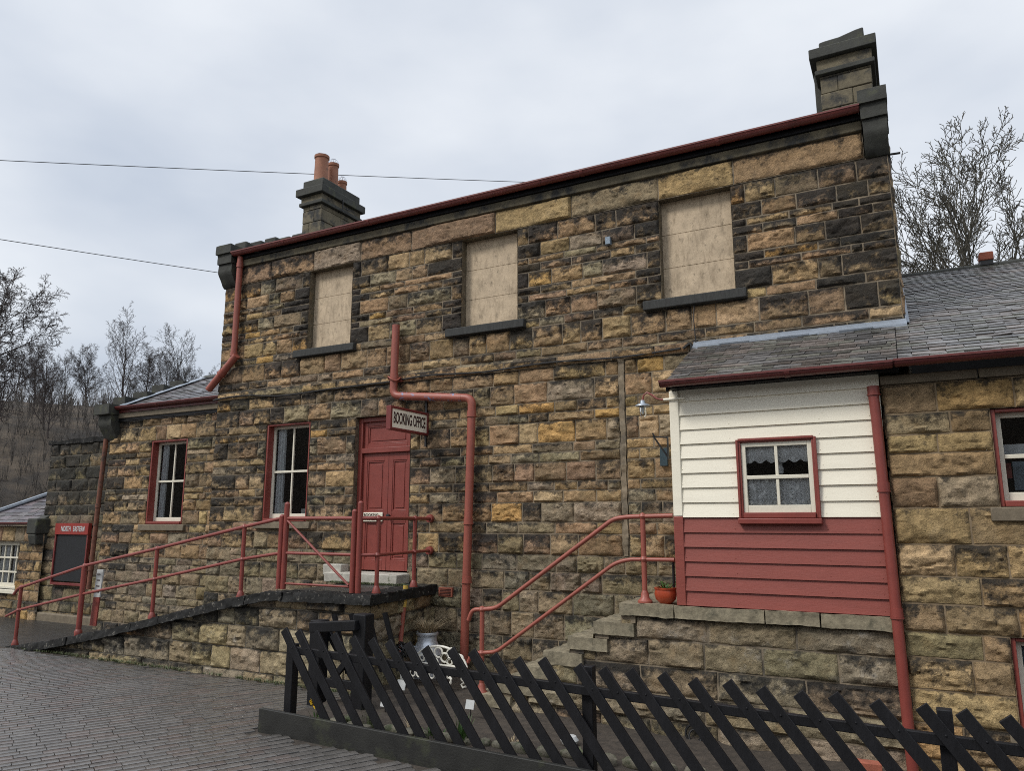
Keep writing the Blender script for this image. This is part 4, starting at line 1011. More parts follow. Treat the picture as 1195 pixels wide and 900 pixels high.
m = MB(); m.box(-.18, .58, yg - .03, yg + .05, 3.215, 3.30).box(.588, 4.2, yg - .034, yg + .05, 3.215, 3.30); m.build('wall_plate', M['sill_tan'], WG, bevel=.01)
w, q4 = sash_window(WG, .64, 1.62, 2.115, 2.94, yg + .075, fr=.035, out=.065, rows=2, cols=2, room=1.2)
MB().box(.56, 1.7, yg - .055, yg + .08, 1.995, 2.112).build('window_sill', M['sill_tan'], w, bevel=.01)
a, b, c, d = q4
m = MB(); m.box(a + .05, a + .26, yg + .3, yg + .32, (c + d) / 2 + .03, (c + d) / 2 + .12); m.build('card', M['curtain'], w)
m = MB(); m.box(a + .12, a + .3, yg + .4, yg + .5, c + .1, c + .35); m.build('parcel', M['paleblue'], w)
m = MB(); m.box(a + .03, a + .1, yg + .3, yg + .33, c + .2, c + .33); m.build('red_card', M['sign_red'], w)
w, q4 = sash_window(WG, .60, 1.62, .34, 1.06, yg + .075, fr=.035, out=.065, rows=2, cols=2, room=1.2)
a, b, c, d = q4
cloth('curtain', a, b, c, d, yg + .25, 'paleblue', w, folds=6, amp=.02)
MB().box(.52, 1.7, yg - .055, yg + .08, .22, .328).build('window_sill', M['sill_tan'], w, bevel=.01)
Ls = (4.1 - ye) / math.cos(pitch)
slates('roof', WG, (0, ye, ze), (1, 0, 0), sdir, nrm, -.02, 4.25, Ls, w=.27, ex=.138, seed=14, skip=lambda u, s: u < .09 and s > 1.75)
slates('roof', WG, (0, 4.1 + 4.1 - ye, ze), (-1, 0, 0), (0, -math.cos(pitch), math.sin(pitch)), (0, math.sin(pitch), math.cos(pitch)), -4.25, -.1, Ls, w=.5, ex=.4, seed=15)
V = np.array([(-.02, ye, ze), (4.25, ye, ze), (4.25, 4.1, ze + (4.1 - ye) * .425), (.09, 4.1, ze + (4.1 - ye) * .425), (.09, .0, ze - ye * .425), (-.02, 0, ze - ye * .425)]); V[:, 2] -= .012
mesh_obj('roof_deck', V, [[0, 1, 2, 3, 4, 5]], M['wood_black'], WG)
m = MB(); x = .09
while x < 4.2:
    m.tube([(x + .004, 4.1, 5.83), (x + .446, 4.1, 5.83)], .075, 10); x += .45
m.build('ridge_tiles', M['gable_stone'], WG)
gutter(-.055, 4.25, ye - .03, 3.392, .058).build('gutter', M['red_dark'], WG)
m = MB()
for k in range(8):
    y0 = -.02 + k * .5; s0 = 3.385 + (y0 + 1.7) * .425
    m.prism([(y0, s0 + .02), (y0 + .5, s0 + .02 + .5 * .425), (y0 + .5, s0 + .09 + .5 * .425), (y0, s0 + .10)], 'x', .085, .10)
    m.prism([(y0, s0 + .032), (y0 + .5, s0 + .032 + .5 * .425), (y0 + .5, s0 + .045 + .5 * .425), (y0, s0 + .045)], 'x', .10, .125)
m.build('lead_flashing', M['lead'], WG)
MB().box(1.20, 1.39, 4.0, 4.2, 5.93, 6.06).build('ridge_vent', M['brick'], WG, bevel=.015)
MB().box(1.21, 1.38, 4.02, 4.18, 5.86, 5.928).build('ridge_vent_base', M['black'], WG)

# ================================================================== FENCE
gz = lambda x: -.022 * max(0, x + 5.5)
yf = -3.3
FE = thing('picket_fence', 'long black fence of slanted pickets along the garden bed', 'fence', (-2.3, yf, 0))
def board(name, z0, z1, y0, y1, mat, a, b):
    m = MB(); v = []
    for y in (y0, y1):
        for x, z in ((a, z0), (b, z0), (b, z1), (a, z1)): v.append((x, y, z + gz(x)))
    m.add(v, [[0, 1, 2, 3], [7, 6, 5, 4], [1, 0, 4, 5], [2, 1, 5, 6], [3, 2, 6, 7], [0, 3, 7, 4]]); return m.build(name, M[mat], FE, bevel=.006)
board('gravel_board', -.03, .205, yf - .065, yf - .022, 'wood_board', -5.79, 1.6)
board('top_rail', .722, .790, yf + .01, yf + .06, 'wood_black', -5.52, 1.6)
board('lower_rail', .05, .14, yf + .01, yf + .06, 'wood_black', -5.6, 1.6)
tops = [-5.55, -5.37, -5.15, -4.92, -4.69, -4.47, -4.28, -4.07, -3.88, -3.61, -3.4, -3.19, -2.97, -2.74, -2.43, -2.22, -2.0, -1.75, -1.52, -1.27, -1.04, -0.79, -0.57, -0.32, -0.05, .17, .4, .64, .88, 1.1]
r_ = random.Random(3)
for x in tops:
    m = MB(); l = r_.uniform(-.02, .02); z1 = .945 + gz(x) + r_.uniform(-.012, .012); tlt = .42 + l
    m.bar((x - .02, yf - .0075, z1), (x - .02 + tlt * 1.55, yf - .0075 + r_.uniform(-.003, .003), z1 - .85), .084, .024, (0, 1, 0))
    for zz in (.16,): m.lathe([(0, .008), (.007, .006), (.009, 0)], (x - .02 + tlt * 1.55 * zz / .85 + .005, yf - .0195, z1 - zz), 6, axis='y')
    p = m.build('picket', M['wood_black'], FE, bevel=.003)
for x in (-5.55, -2.40, .06):
    m = MB(); m.box(x - .045, x + .045, yf + .062, yf + .15, -.1, (.93 if x > -5 else .80) + gz(x)); m.build('post', M['wood_black'], FE, bevel=.006)
# dark timber frame behind the fence
TF = thing('sleeper_barrier', 'black sleeper frame with crossbeam standing between fence and ramp wall', 'barrier', (-5.7, -2.35, 0))
for x, w_, zt, y in ((-6.02, .15, .90, -2.3), (-5.40, .17, 1.0, -2.3)):
    m = MB(); m.box(x - w_ / 2, x + w_ / 2, y - .08, y + .08, -.05, zt); m.build('upright', M['wood_black'], TF, bevel=.012)
MB().bar((-6.05, -2.40, .83), (-5.40, -2.40, .89), .11, .09, (0, 1, 0)).build('crossbeam', M['wood_black'], TF, bevel=.01)
for a_, b_ in (((-5.98, -2.22, .78), (-5.44, -2.22, .12)), ((-5.98, -2.26, .12), (-5.44, -2.26, .7))):
    MB().bar(a_, b_, .07, .04, (0, 1, 0)).build('brace', M['wood_black'], TF, bevel=.006)
for k in range(4):
    y = -2.15 + k * .13; MB().bar((-5.95 + .14 * k, y, .95), (-5.80 + .14 * k, y + .1, .3), .06, .025, (0, 1, 0)).build('slanted_slat', M['wood_black'], TF)
MB().bar((-6.0, -2.32, .25), (-5.42, -2.32, .25), .09, .05, (0, 1, 0)).build('low_beam', M['wood_black'], TF, bevel=.006)

# ================================================================== GARDEN BED
def blade_clump(x, y, z, n, h, spread, w=.008, lean=.3, seed=0):
    m = MB(); r = random.Random(seed)
    for k in range(n):
        a = r.uniform(0, 6.28); d = r.uniform(0, spread); hh = h * r.uniform(.6, 1.1); l = lean * r.uniform(.2, 1.1) * hh
        bx, by = x + d * math.cos(a), y + d * math.sin(a); a2 = a + r.uniform(-.6, .6); pts = []
        for i in range(5):
            t = i / 4; pts.append((bx + math.cos(a2) * l * t * t, by + math.sin(a2) * l * t * t, z + hh * (t - .25 * t * t * lean)))
        sx, sy = -math.sin(a2), math.cos(a2); v = []
        for i, p in enumerate(pts):
            ww = w * (1 - (i / 4) ** 2 * .9) / 2; v += [(p[0] - sx * ww, p[1] - sy * ww, p[2]), (p[0] + sx * ww, p[1] + sy * ww, p[2])]
        m.add(v, [[2 * i, 2 * i + 1, 2 * i + 3, 2 * i + 2] for i in range(4)])
    return m
# churn
CH = thing('milk_churn', 'galvanised milk churn standing against the wall behind the white bench', 'milk churn', (-5.72, -.6, 0))
MB().lathe([(0, .02), (.19, .02), (.195, .05), (.19, .06), (.19, .30), (.197, .31), (.19, .32), (.175, .36), (.135, .45), (.125, .47), (.125, .525), (.14, .54), (.145, .56), (.14, .58), (.12, .575), (.11, .5), (0, .48)], (-5.72, -.6, 0), 32).build('churn_body', M['tin'], CH)
m = MB(); m.tube([(-5.82, -.72, .40), (-5.85, -.78, .42), (-5.84, -.79, .35), (-5.80, -.77, .33)], .01, 6); m.tube([(-5.60, -.71, .40), (-5.57, -.77, .42), (-5.58, -.78, .35), (-5.62, -.76, .33)], .01, 6); m.build('handle', M['tin'], CH)
o = blade_clump(-5.72, -.60, .50, 240, .30, .09, w=.011, lean=1.0, seed=5).build('dry_grass', M['straw'], None, base=(-5.72, -.6, .5)); tag(o, 'tuft of straw coloured dry grass growing out of the milk churn', 'grass')
# bench
BN = thing('garden_bench', 'small ornate white cast-iron bench with ring pattern back', 'bench', (-5.3, -.95, .03))
def ring(m, c, r, rr=.011, sy=.0): m.tube([(c[0] + r * math.cos(t), c[1] + sy * math.sin(t), c[2] + r * math.sin(t)) for t in [2 * math.pi * i / 16 for i in range(16)]], rr, 6, closed=True)
xa, xb, yb = -5.72, -4.93, -.9
m = MB(); prof = lambda u: .27 + .21 * math.sin(math.pi * min(max(u, 0), 1)) ** .6
m.tube([(xa + (xb - xa) * i / 20, yb, .25 + .22 * math.sin(math.pi * i / 20) ** .55) for i in range(21)], .014, 8)
m.tube([(xa, yb, .25), (xb, yb, .25)], .013, 8)
r_ = random.Random(12); pl = []
for k in range(400):
    u = r_.uniform(.03, .97); rr = r_.uniform(.036, .07); zmax = .25 + .22 * math.sin(math.pi * u) ** .55
    z = r_.uniform(.27, zmax - .01); x = xa + (xb - xa) * u
    if z + rr > zmax + .02 or z - rr < .24: continue
    if all(math.hypot(x - p[0], z - p[1]) > (rr + p[2]) * .93 for p in pl): pl.append((x, z, rr))
for x, z, rr in pl: ring(m, (x, yb, z), rr, .0125)
m.build('backrest', M['iron_white'], BN)
m = MB(); m.tube([(xa, yb, .23), (xa, yb - .3, .23), (xb, yb - .3, .23), (xb, yb, .23)], .014, 8, fillet=.05)
for i in range(9):
    for j in range(3): ring2 = m.tube([(xa + .05 + i * .087 + .042 * math.cos(t), yb - .06 - j * .09 + .042 * math.sin(t), .23) for t in [2 * math.pi * q / 12 for q in range(12)]], .009, 5, closed=True)
m.build('seat', M['iron_white'], BN)
for x, s in ((xa + .08, -1), (xb - .08, 1), (xa + .03, -1), (xb - .03, 1)):
    y = yb - .28 if abs(x - xa) == .08 or abs(x - xb) < .081 and abs(x - xb) > .05 or abs(x - xa) > .05 and abs(x - xa) < .1 else yb - .02
    m = MB(); m.tube([(x, y, .22), (x + .05 * s, y - .02, .17), (x + .03 * s, y - .03, .09), (x - .02 * s, y - .03, .06), (x + .02 * s, y - .05, .035), (x + .06 * s, y - .05, .05)], .013, 7)
    ring(m, (x + .01 * s, y - .02, .14), .04, .009); m.build('leg', M['iron_white'], BN)
# apron rings
m = MB()
for i in range(7): ring(m, (xa + .12 + i * .092, yb - .305, .19), .036, .009)
m.build('apron', M['iron_white'], BN)
# wire basket
WB = thing('wire_coil', 'tangled black wire ball lying at the bench end', 'wire', (-5.72, -1.15, .35))
m = MB(); r_ = random.Random(5)
for k in range(14):
    ax = Vector((r_.uniform(-1, 1), r_.uniform(-1, 1), r_.uniform(-1, 1))).normalized(); u = ax.orthogonal().normalized(); v = ax.cross(u); rr = r_.uniform(.07, .1)
    m.tube([Vector((-5.70, -1.15, .44)) + u * rr * math.cos(t) + v * rr * math.sin(t) + ax * r_.uniform(-.004, .004) for t in [2 * math.pi * i / 18 for i in range(18)]], .006, 5, closed=True)
m.build('wire_strands', M['black'], WB)
MB().tube([(-5.70, -1.15, .04), (-5.70, -1.15, .36)], .015, 8).build('stand', M['black'], WB)
# pole
PO = thing('painted_pole', 'red pole with yellow tip leaning against the platform end', 'pole', (-6.0, -.85, .05))
MB().tube([(-5.93, -.95, .05), (-5.925, -.85, .90)], .032, 10).build('shaft', M['red_pipe'], PO)
MB().tube([(-5.925, -.85, .902), (-5.92, -.82, 1.17)], .033, 10).build('tip', M['yellow_paint'], PO)
# labels and small things
def label_card(x, y, z, lab, w=.08, ang=.5, post=True, nm='plant_label'):
    T = thing(nm, lab, 'label', (x, y, z))
    m = MB(); m.obox((x, y, z + .10), (w / 2, 0, 0), Vector((0, .3, 1)).normalized() * w * .45, Vector((0, -1, .3)).normalized() * .003); m.build('card', M['slab_white'], T)
    m = MB(); m.tube([(x, y + .02, z - .02), (x, y + .012, z + .08)], .006, 6); m.build('stake', M['black'], T)
label_card(-5.35, -1.65, .05, 'square white plant label staked in soil left of the bench leg', .12)
label_card(-4.22, -2.0, .03, 'low white plant label lying in the soil right of the bench', .10)
label_card(-5.05, -2.35, .03, 'grey white plant label near the fence left end', .09)
o = MB().lathe([(0, .0), (.07, .01), (.085, .04), (.06, .075), (0, .085)], (-2.97, -2.3, -.02), 16).build('white_cap', M['slab_white'], None, base=(-2.97, -2.3, -.02)); tag(o, 'round white cap lying on soil near the middle fence post', 'cap')
# brick edge lump
BS = thing('brick_pile', 'weathered red brick pile behind the right end of the fence', 'bricks', (-.45, -2.2, -.12))
r_ = random.Random(2)
for k in range(5):
    m = MB(); c = Vector((-.5 + (k % 2) * .23 + r_.uniform(-.02, .02), -2.2, -.05 + .085 * (k // 2))); a = r_.uniform(-.25, .25)
    m.obox(c, Vector((math.cos(a), math.sin(a), 0)) * .11, Vector((-math.sin(a), math.cos(a), 0)) * .052, (0, 0, .036)); m.build('brick', M['brick'], BS, bevel=.006)
TR_ = thing('tether_ring', 'dark iron ring fixed low on the wall below the porch', 'ring', (-2.02, -1.52, 0))
m = MB(); ring(m, (-2.02, -1.56, .02), .075, .011, .01); ring(m, (-2.0, -1.575, .0), .06, .009, .02); m.box(-2.04, -2.0, -1.57, -1.45, .08, .11); m.build('iron_ring', M['black'], TR_)
# edging stones
def stone_blob(x, y, z, sx, sy, sz_, seed, mat='rock'):
    V, F = [], []; n, k = 12, 7
    for i in range(k + 1):
        ph = math.pi * i / k
        for j in range(n):
            t = 2 * math.pi * j / n; V.append((math.sin(ph) * math.cos(t), math.sin(ph) * math.sin(t), math.cos(ph)))
    V = np.array(V); d = .75 + .5 * fbm(V * 1.6 + seed * 7.3, seed, 3); V = np.sign(V) * np.abs(V) ** .75 * d[:, None] * np.array([sx, sy, sz_]) + np.array([x, y, z])
    for i in range(k):
        for j in range(n): F.append([i * n + j, (i + 1) * n + j, (i + 1) * n + (j + 1) % n, i * n + (j + 1) % n])
    return V, F
r_ = random.Random(9); x = -5.45; k = 0
looks = ['flat', 'rounded', 'chunky', 'mossy', 'angular', 'small', 'long', 'pitted']
while x < -.2:
    L = r_.uniform(.05, .13); V, F = stone_blob(x + L, -3.02 + .16 * (x + 5.45) + r_.uniform(-.05, .05) if x < -2.5 else -2.5 + r_.uniform(-.06, .06), .05 + gz(x), L, r_.uniform(.045, .07), r_.uniform(.035, .06), k)
    c = V.mean(0); o = mesh_obj('edging_stone', V, F, M['rock'], base=tuple(c)); tag(o, 'pale stone in the garden edging row behind the black fence', 'stone', 'edging stones of the garden bed')
    x += 2 * L + r_.uniform(.01, .08); k += 1
# plants
DF = thing('daffodil', 'yellow daffodil clump behind the fence left end', 'flower', (-5.35, -3.05, .05))
blade_clump(-5.35, -3.05, .05, 16, .17, .04, w=.012, lean=.4, seed=3).build('leaves', M['leaf'], DF)
m = MB()
for dx, dz in ((0, .2), (.045, .17), (.02, .24)):
    c = Vector((-5.38 + dx, -3.07, .05 + dz))
    for k in range(6):
        a = math.pi * k / 3; m.obox(c + Vector((math.cos(a) * .02, 0, math.sin(a) * .02)), Vector((math.cos(a), 0, math.sin(a))) * .017, Vector((-math.sin(a), 0, math.cos(a))) * .009, (0, .002, 0))
    m.lathe([(.006, 0), (.008, .02), (.012, .028)], c, 10, axis='y')
m.build('petals', M['yellow'], DF)
GRP = 'plants in the garden bed'
spots = [(-3.82, -2.8, 60, .26, .07, .35, 'leaf', 'tall clump of green daffodil leaves in the middle of the bed', 'bulb_plant', .012),
         (-4.83, -2.85, 40, .22, .08, .5, 'leaf2', 'thin grey green grassy plant left of the tall leaf clump', 'grass_tuft', .006),
         (-4.45, -2.75, 30, .14, .10, .8, 'straw', 'withered straw plant beside the pale edging stones', 'withered_plant', .006),
         (-5.12, -2.8, 50, .09, .10, .9, 'leaf2', 'low mossy green plant near the timber frame', 'low_plant', .012),
         (-2.75, -2.6, 45, .10, .10, .9, 'leaf2', 'low pale plant by the middle fence post', 'low_plant', .012),
         (-4.2, -2.7, 45, .08, .12, .9, 'leaf', 'low dark green plant between edging stones', 'low_plant', .012),
         (-3.45, -2.55, 40, .07, .10, .9, 'straw', 'small dry brown plant right of the tall leaf clump', 'withered_plant', .007)]
for k, (x, y, n, h, sp, ln, mt, lab, nm, ww) in enumerate(spots):
    o = blade_clump(x, y, .03 + gz(x), n, h, sp, ww, ln, seed=20 + k).build(nm, M[mt], None, base=(x, y, .03)); tag(o, lab, 'plant')
for k, (x, y, z, n, h, sp) in enumerate([(-13.0, -1.86, .0, 90, .05, .16), (-12.4, -1.84, .0, 60, .04, .15), (-7.6, -1.80, .0, 70, .05, .2), (-6.6, -1.35, 1.13, 80, .05, .12), (-6.35, -.30, 1.13, 90, .06, .1)]):
    pass
V = []; m = MB(); r_ = random.Random(31)
for k in range(420):
    x = r_.uniform(-13.2, -5.9); y = -1.70 - abs(r_.gauss(0, .035)); mm = fbm(np.array([[x * 1.5, 0, 3.]]), 2)[0]
    if mm < .47: continue
    q = blade_clump(x, y, 0, 5, .045, .03, .007, .9, seed=k); m.add(q.v, q.f)
o = m.build('moss_growth', M['leaf2'], None, base=(-9, -1.75, 0)); tag(o, 'thin moss and weeds along the foot of the ramp wall', 'weeds', kind='stuff')
m = MB()
for k in range(200):
    x, y = (r_.uniform(-7.6, -6.2), -.36 - abs(r_.gauss(0, .05)))
    q = blade_clump(x, y, 1.118, 5, .04, .02, .007, .9, seed=k); m.add(q.v, q.f)
o = m.build('weed_growth', M['leaf2'], None, base=(-6.9, -.4, 1.12)); tag(o, 'green weeds along the whitened door step', 'weeds', kind='stuff')

# ================================================================== GROUND
# one sheet to the horizon
V, F = [], []
xs = sorted(set([-400, -200, -100, -60, -40, -30] + list(range(-24, 9, 2)) + [-5.5, 12, 20, 40, 100, 200, 400])); ysq = [-400, -200, -80, -40, -20, -14, -10, -8, -6, -4, -2, 0, 2, 4, 8, 12, 20, 30, 60, 120, 250, 400]
for x in xs:
    for y in ysq: V.append((x, y, gz(min(x, 6)) - .025))
for i in range(len(xs) - 1):
    for j in range(len(ysq) - 1):
        k = i * len(ysq) + j; F.append([k, k + len(ysq), k + len(ysq) + 1, k + 1])
o = mesh_obj('ground', V, F, M['asphalt']); o['kind'] = 'structure'
# setts
V, F, C = [], [], []; n = 0; r = np.random.default_rng(77)
tpl = []
for (sx, sy) in ((-1, -1), (1, -1), (1, 1), (-1, 1)):
    pass
hw = .108; row = 0; ph = R(27); dx_, dy_ = math.sin(ph), math.cos(ph); ex_, ey_ = math.cos(ph), -math.sin(ph)   # along the row, across the rows
e = .007; q_ = -14.5
loc = [(-1, -1), (1, -1), (1, 1), (-1, 1)]
while q_ < 6:
    p_ = -19.0 + r.uniform(0, .2)
    while p_ < 4.5:
        L = r.uniform(.19, .22); pc_ = p_ + L / 2; p_ += L
        wv = .004 * math.sin(pc_ * 1.3 + row * .15)
        cx_, cy_ = pc_ * dx_ + (q_ + wv) * ex_, pc_ * dy_ + (q_ + wv) * ey_
        if cx_ < -17 or cx_ > -1.5 or cy_ > -1.76 or cy_ < -10.4 or (cx_ > -5.86 and cy_ > -3.44) : continue
        h = r.normal(0, .0012) + .010 * (fbm(np.array([[cx_ * .9, cy_ * .9, 0.]]), 4, 2)[0] - .5); tx, ty = r.normal(0, .0025), r.normal(0, .004); bz = gz(cx_)
        l2, w2 = L / 2 - .0018, hw / 2 - .0065
        def pt(sl, sw, d, t_=None):
            x = cx_ + sl * dx_ + sw * ex_; yy = cy_ + sl * dy_ + sw * ey_
            return (x, yy, d if t_ else bz + h + d + tx * sl + ty * sw)
        V += [pt(i * l2, j * w2, bz - .03, 1) for i, j in loc] + [pt(i * (l2 - .0007), j * (w2 - .3 * e), -.003) for i, j in loc] + [pt(i * (l2 - .002), j * (w2 - e), 0) for i, j in loc]
        for k in range(4):
            w_ = (k + 1) % 4; F.append([n + k, n + 4 + k, n + 4 + w_, n + w_]); F.append([n + 4 + k, n + 8 + k, n + 8 + w_, n + 4 + w_])
        F.append([n + 11, n + 10, n + 9, n + 8])
        c = np.array([.100, .093, .086]) * r.uniform(.88, 1.12) * (np.array([1.08, .97, .94]) if r.random() < .2 else 1)
        C.append(np.tile(c, (12, 1))); n += 12
    q_ += hw; row += 1
o = mesh_obj('paving', V, F, M['setts'], cols=np.concatenate(C), smooth=50); o['kind'] = 'structure'
# joint filler under the setts
V = [(-17, -10.6, -.016), (-5.5, -10.6, -.016), (-1.4, -10.6, gz(-1.4) - .016), (-1.4, -1.7, gz(-1.4) - .016), (-5.5, -1.7, -.016), (-17, -1.7, -.016)]
o = mesh_obj('road', V, [[0, 1, 4, 5], [1, 2, 3, 4]], M['soil']); o['kind'] = 'structure'
# garden bed
V, F = [], []; nx, ny = 90, 45
for i in range(nx + 1):
    for j in range(ny + 1): V.append((-5.86 + 6.6 * i / nx, -3.27 + 3.25 * j / ny, 0))
V = np.array(V); V[:, 2] = .035 + np.array([gz(x) for x in V[:, 0]]) + (fbm(V * 3 + 5, 8, 4) - .5) * .09 - .004
for i in range(nx):
    for j in range(ny): k = i * (ny + 1) + j; F.append([k, k + ny + 1, k + ny + 2, k + 1])
o = mesh_obj('garden_soil', V, F, M['soil']); o['kind'] = 'structure'

# ================================================================== HILL AND TREES
V, F = [], []; nx, ny = 80, 40
for i in range(nx + 1):
    for j in range(ny + 1): V.append((-140 + 230 * i / nx, -26 + 142 * j / ny, 0.))
V = np.array(V)
dist = np.hypot(V[:, 0], V[:, 1] + 9); t = np.clip((dist - 24) / 36, 0, 1); t = t * t * (3 - 2 * t)
side = np.clip((-V[:, 0] - 14) / 14, 0, 1) * .7 + .3
sy = np.clip((V[:, 1] + 26) / 30, 0, 1); side = side * sy * sy * (3 - 2 * sy)
V[:, 2] = -.6 + side * t * (10.6 + 2.2 * (fbm(V * .03, 5, 3) - .5)) + (fbm(V * .22, 9, 3) - .5) * 1.2 * t
HV = V.copy()
def hill_z(x, y):
    d_ = math.hypot(x, y + 9); q = min(max((d_ - 24) / 36, 0), 1); q = q * q * (3 - 2 * q); s_ = min(max((-x - 14) / 14, 0), 1) * .7 + .3
    return -.6 + s_ * q * (10.6 + 2.2 * (fbm(np.array([[x * .03, y * .03, 0.]]), 5, 3)[0] - .5))
for i in range(nx):
    for j in range(ny): k = i * (ny + 1) + j; F.append([k, k + ny + 1, k + ny + 2, k + 1])
o = mesh_obj('hill', V, F, M['woods_ground'], smooth=None); o['kind'] = 'structure'

V, F = [], []; nx, ny = 60, 14  # unseen hill behind the camera, added to darken the window reflections
for i in range(nx + 1):
    for j in range(ny + 1): V.append((-150 + 300 * i / nx, -28 - 70 * j / ny, 0.))
V = np.array(V); t = np.clip((-V[:, 1] - 30) / 40, 0, 1); V[:, 2] = -.6 + t * t * (3 - 2 * t) * (17 + 5 * (fbm(V * .04, 3, 3) - .5)) + (fbm(V * .3, 7, 3) - .5) * 2.5 * t
for i in range(nx):
    for j in range(ny): k = i * (ny + 1) + j; F.append([k, k + 1, k + ny + 2, k + ny + 1])
o = mesh_obj('hill', V, F, M['woods_ground'], smooth=None); o['kind'] = 'structure'
class TreeGen:
    def __init__(s, seed): s.r = np.random.default_rng(seed); s.trunk = [[], []]; s.crown = [[], []]
    def tube(s, tgt, pts, rad, n):
        V, F = tgt; b = len(V); pts = np.array(pts); m = len(pts)
        d = np.gradient(pts, axis=0); d /= np.linalg.norm(d, axis=1)[:, None] + 1e-9
        ref = np.array([0.3, 1, .1]) if abs(d[0, 1]) < .8 else np.array([1., .1, .2])
        for i in range(m):
            a = np.cross(d[i], ref); a /= np.linalg.norm(a) + 1e-9; c = np.cross(d[i], a)
            for k in range(n):
                th = 2 * math.pi * k / n; V.append(pts[i] + (a * math.cos(th) + c * math.sin(th)) * rad[i])
        for i in range(m - 1):
            for k in range(n): F.append([b + i * n + k, b + i * n + (k + 1) % n, b + (i + 1) * n + (k + 1) % n, b + (i + 1) * n + k])
    def branch(s, p, d, L, r0, lev, P):
        r = s.r; nseg = [9, 6, 5, 4, 3][min(lev, 4)]; pts = [np.array(p)]; d = np.array(d, float); d /= np.linalg.norm(d); ds = [d.copy()]
        for i in range(nseg):
            d = d + r.normal(0, P['wig'][min(lev, 4)], 3) + np.array([0, 0, P['up'][min(lev, 4)]]); d /= np.linalg.norm(d)
            pts.append(pts[-1] + d * L / nseg); ds.append(d.copy())
        tip = P['tip']; rad = [max(r0 * (1 - .85 * i / nseg), tip) for i in range(nseg + 1)]
        s.tube(s.trunk if lev == 0 else s.crown, pts, rad, [9, 6, 4, 3, 3][min(lev, 4)])
        if lev >= P['levels']: return
        N = P['n'][lev]; st = P['start'][lev]
        for k in range(N):
            t = st + (1 - st) * (k + r.uniform(.1, .9)) / N; i = min(int(t * nseg), nseg - 1); f = t * nseg - i
            q = pts[i] * (1 - f) + pts[i + 1] * f; dd = ds[i + 1]
            th = k * 2.4 + r.uniform(-.5, .5); a = np.cross(dd, [.3, .2, 1.] if abs(dd[2]) < .9 else [1, 0, 0.]); a /= np.linalg.norm(a); b = np.cross(dd, a)
            ang = R(P['ang'][lev]) * r.uniform(.7, 1.25)
            nd = dd * math.cos(ang) + (a * math.cos(th) + b * math.sin(th)) * math.sin(ang)
            ll = L * P['len'][lev] * r.uniform(.65, 1.15) * (1.1 - .55 * t if lev == 0 else 1 - .35 * t)
            s.branch(q, nd, ll, max(rad[i] * P['rf'][lev], tip), lev + 1, P)
TREEM = {}
def tree_proto(key, seed, H, P):
    g = TreeGen(seed); g.branch((0, 0, -.3), P.get('lean', (0, 0, 1)), H, P['r0'], 0, P)
    out = []
    for nm, (V, F) in (('trunk', g.trunk), ('crown', g.crown)):
        me = bpy.data.meshes.new(nm); me.from_pydata(np.array(V).tolist(), [], F); me.shade_smooth(); me.update(); out.append(me)
    TREEM[key] = out
def put_tree(key, x, y, z, rz, sc, label, mat, group=None, name='bare_tree', cat='tree'):
    T = thing(name, label, cat, (0, 0, 0), group); T.location = (x, y, z); T.rotation_euler = (0, 0, rz); T.scale = (sc, sc, sc)
    for nm, me in zip(('trunk', 'crown'), TREEM[key]):
        if not me.materials: me.materials.append(M[mat])
        o = link(bpy.data.objects.new(nm, me)); o.parent = T
    return T
birch = dict(levels=4, n=[17, 9, 7, 6], start=[.22, .2, .2, .15], ang=[40, 38, 38, 35], len=[.5, .5, .5, .5], rf=[.5, .55, .55, .6], wig=[.05, .09, .12, .16, .2], up=[.06, .05, .03, -.03, -.09], tip=.008, r0=.17)
tree_proto('birch_a', 3, 10.5, dict(birch, n=[24, 11, 9, 7], tip=.009))
tree_proto('birch_b', 8, 9, dict(birch, n=[16, 8, 6, 4], ang=[34, 34, 36, 36], up=[.06, .10, .06, .02, -.02], r0=.12))
tree_proto('birch_c', 15, 8.5, dict(birch, ang=[36, 34, 36, 36], n=[14, 8, 6, 4], up=[.06, .10, .06, .02, .0], r0=.11))
ash = dict(levels=4, n=[18, 10, 8, 6], start=[.12, .22, .25, .25], ang=[34, 32, 36, 42], len=[.70, .55, .5, .42], rf=[.6, .6, .62, .6], wig=[.05, .08, .11, .15, .18], up=[.05, .10, .09, .07, .05], tip=.010, r0=.24)
tree_proto('ash_a', 21, 10, ash)
tree_proto('ash_b', 27, 10, dict(ash, n=[14, 11, 9, 7], ang=[40, 38, 40, 44]))
put_tree('birch_a', -34.8, 7.2, 2.2, 1.1, .84, 'tall spreading bare birch rising at the far left edge', 'bark_warm', name='birch_tree')
put_tree('birch_b', -40.5, 14.3, hill_z(-40.5, 14.3) - 1.0, .4, .55, 'short bushy bare tree between tall left birch and the roofline', 'bark_warm', name='birch_tree')
put_tree('birch_b', -39.8, 18.3, 7.0, .5, .66, 'upright bare birch, left of the twin birches above the low roof', 'bark', name='birch_tree')
put_tree('birch_c', -38.2, 20.4, 7.0, 2.5, .66, 'upright bare birch, right of the twin birches above the low roof', 'bark', name='birch_tree')
r_ = random.Random(77)
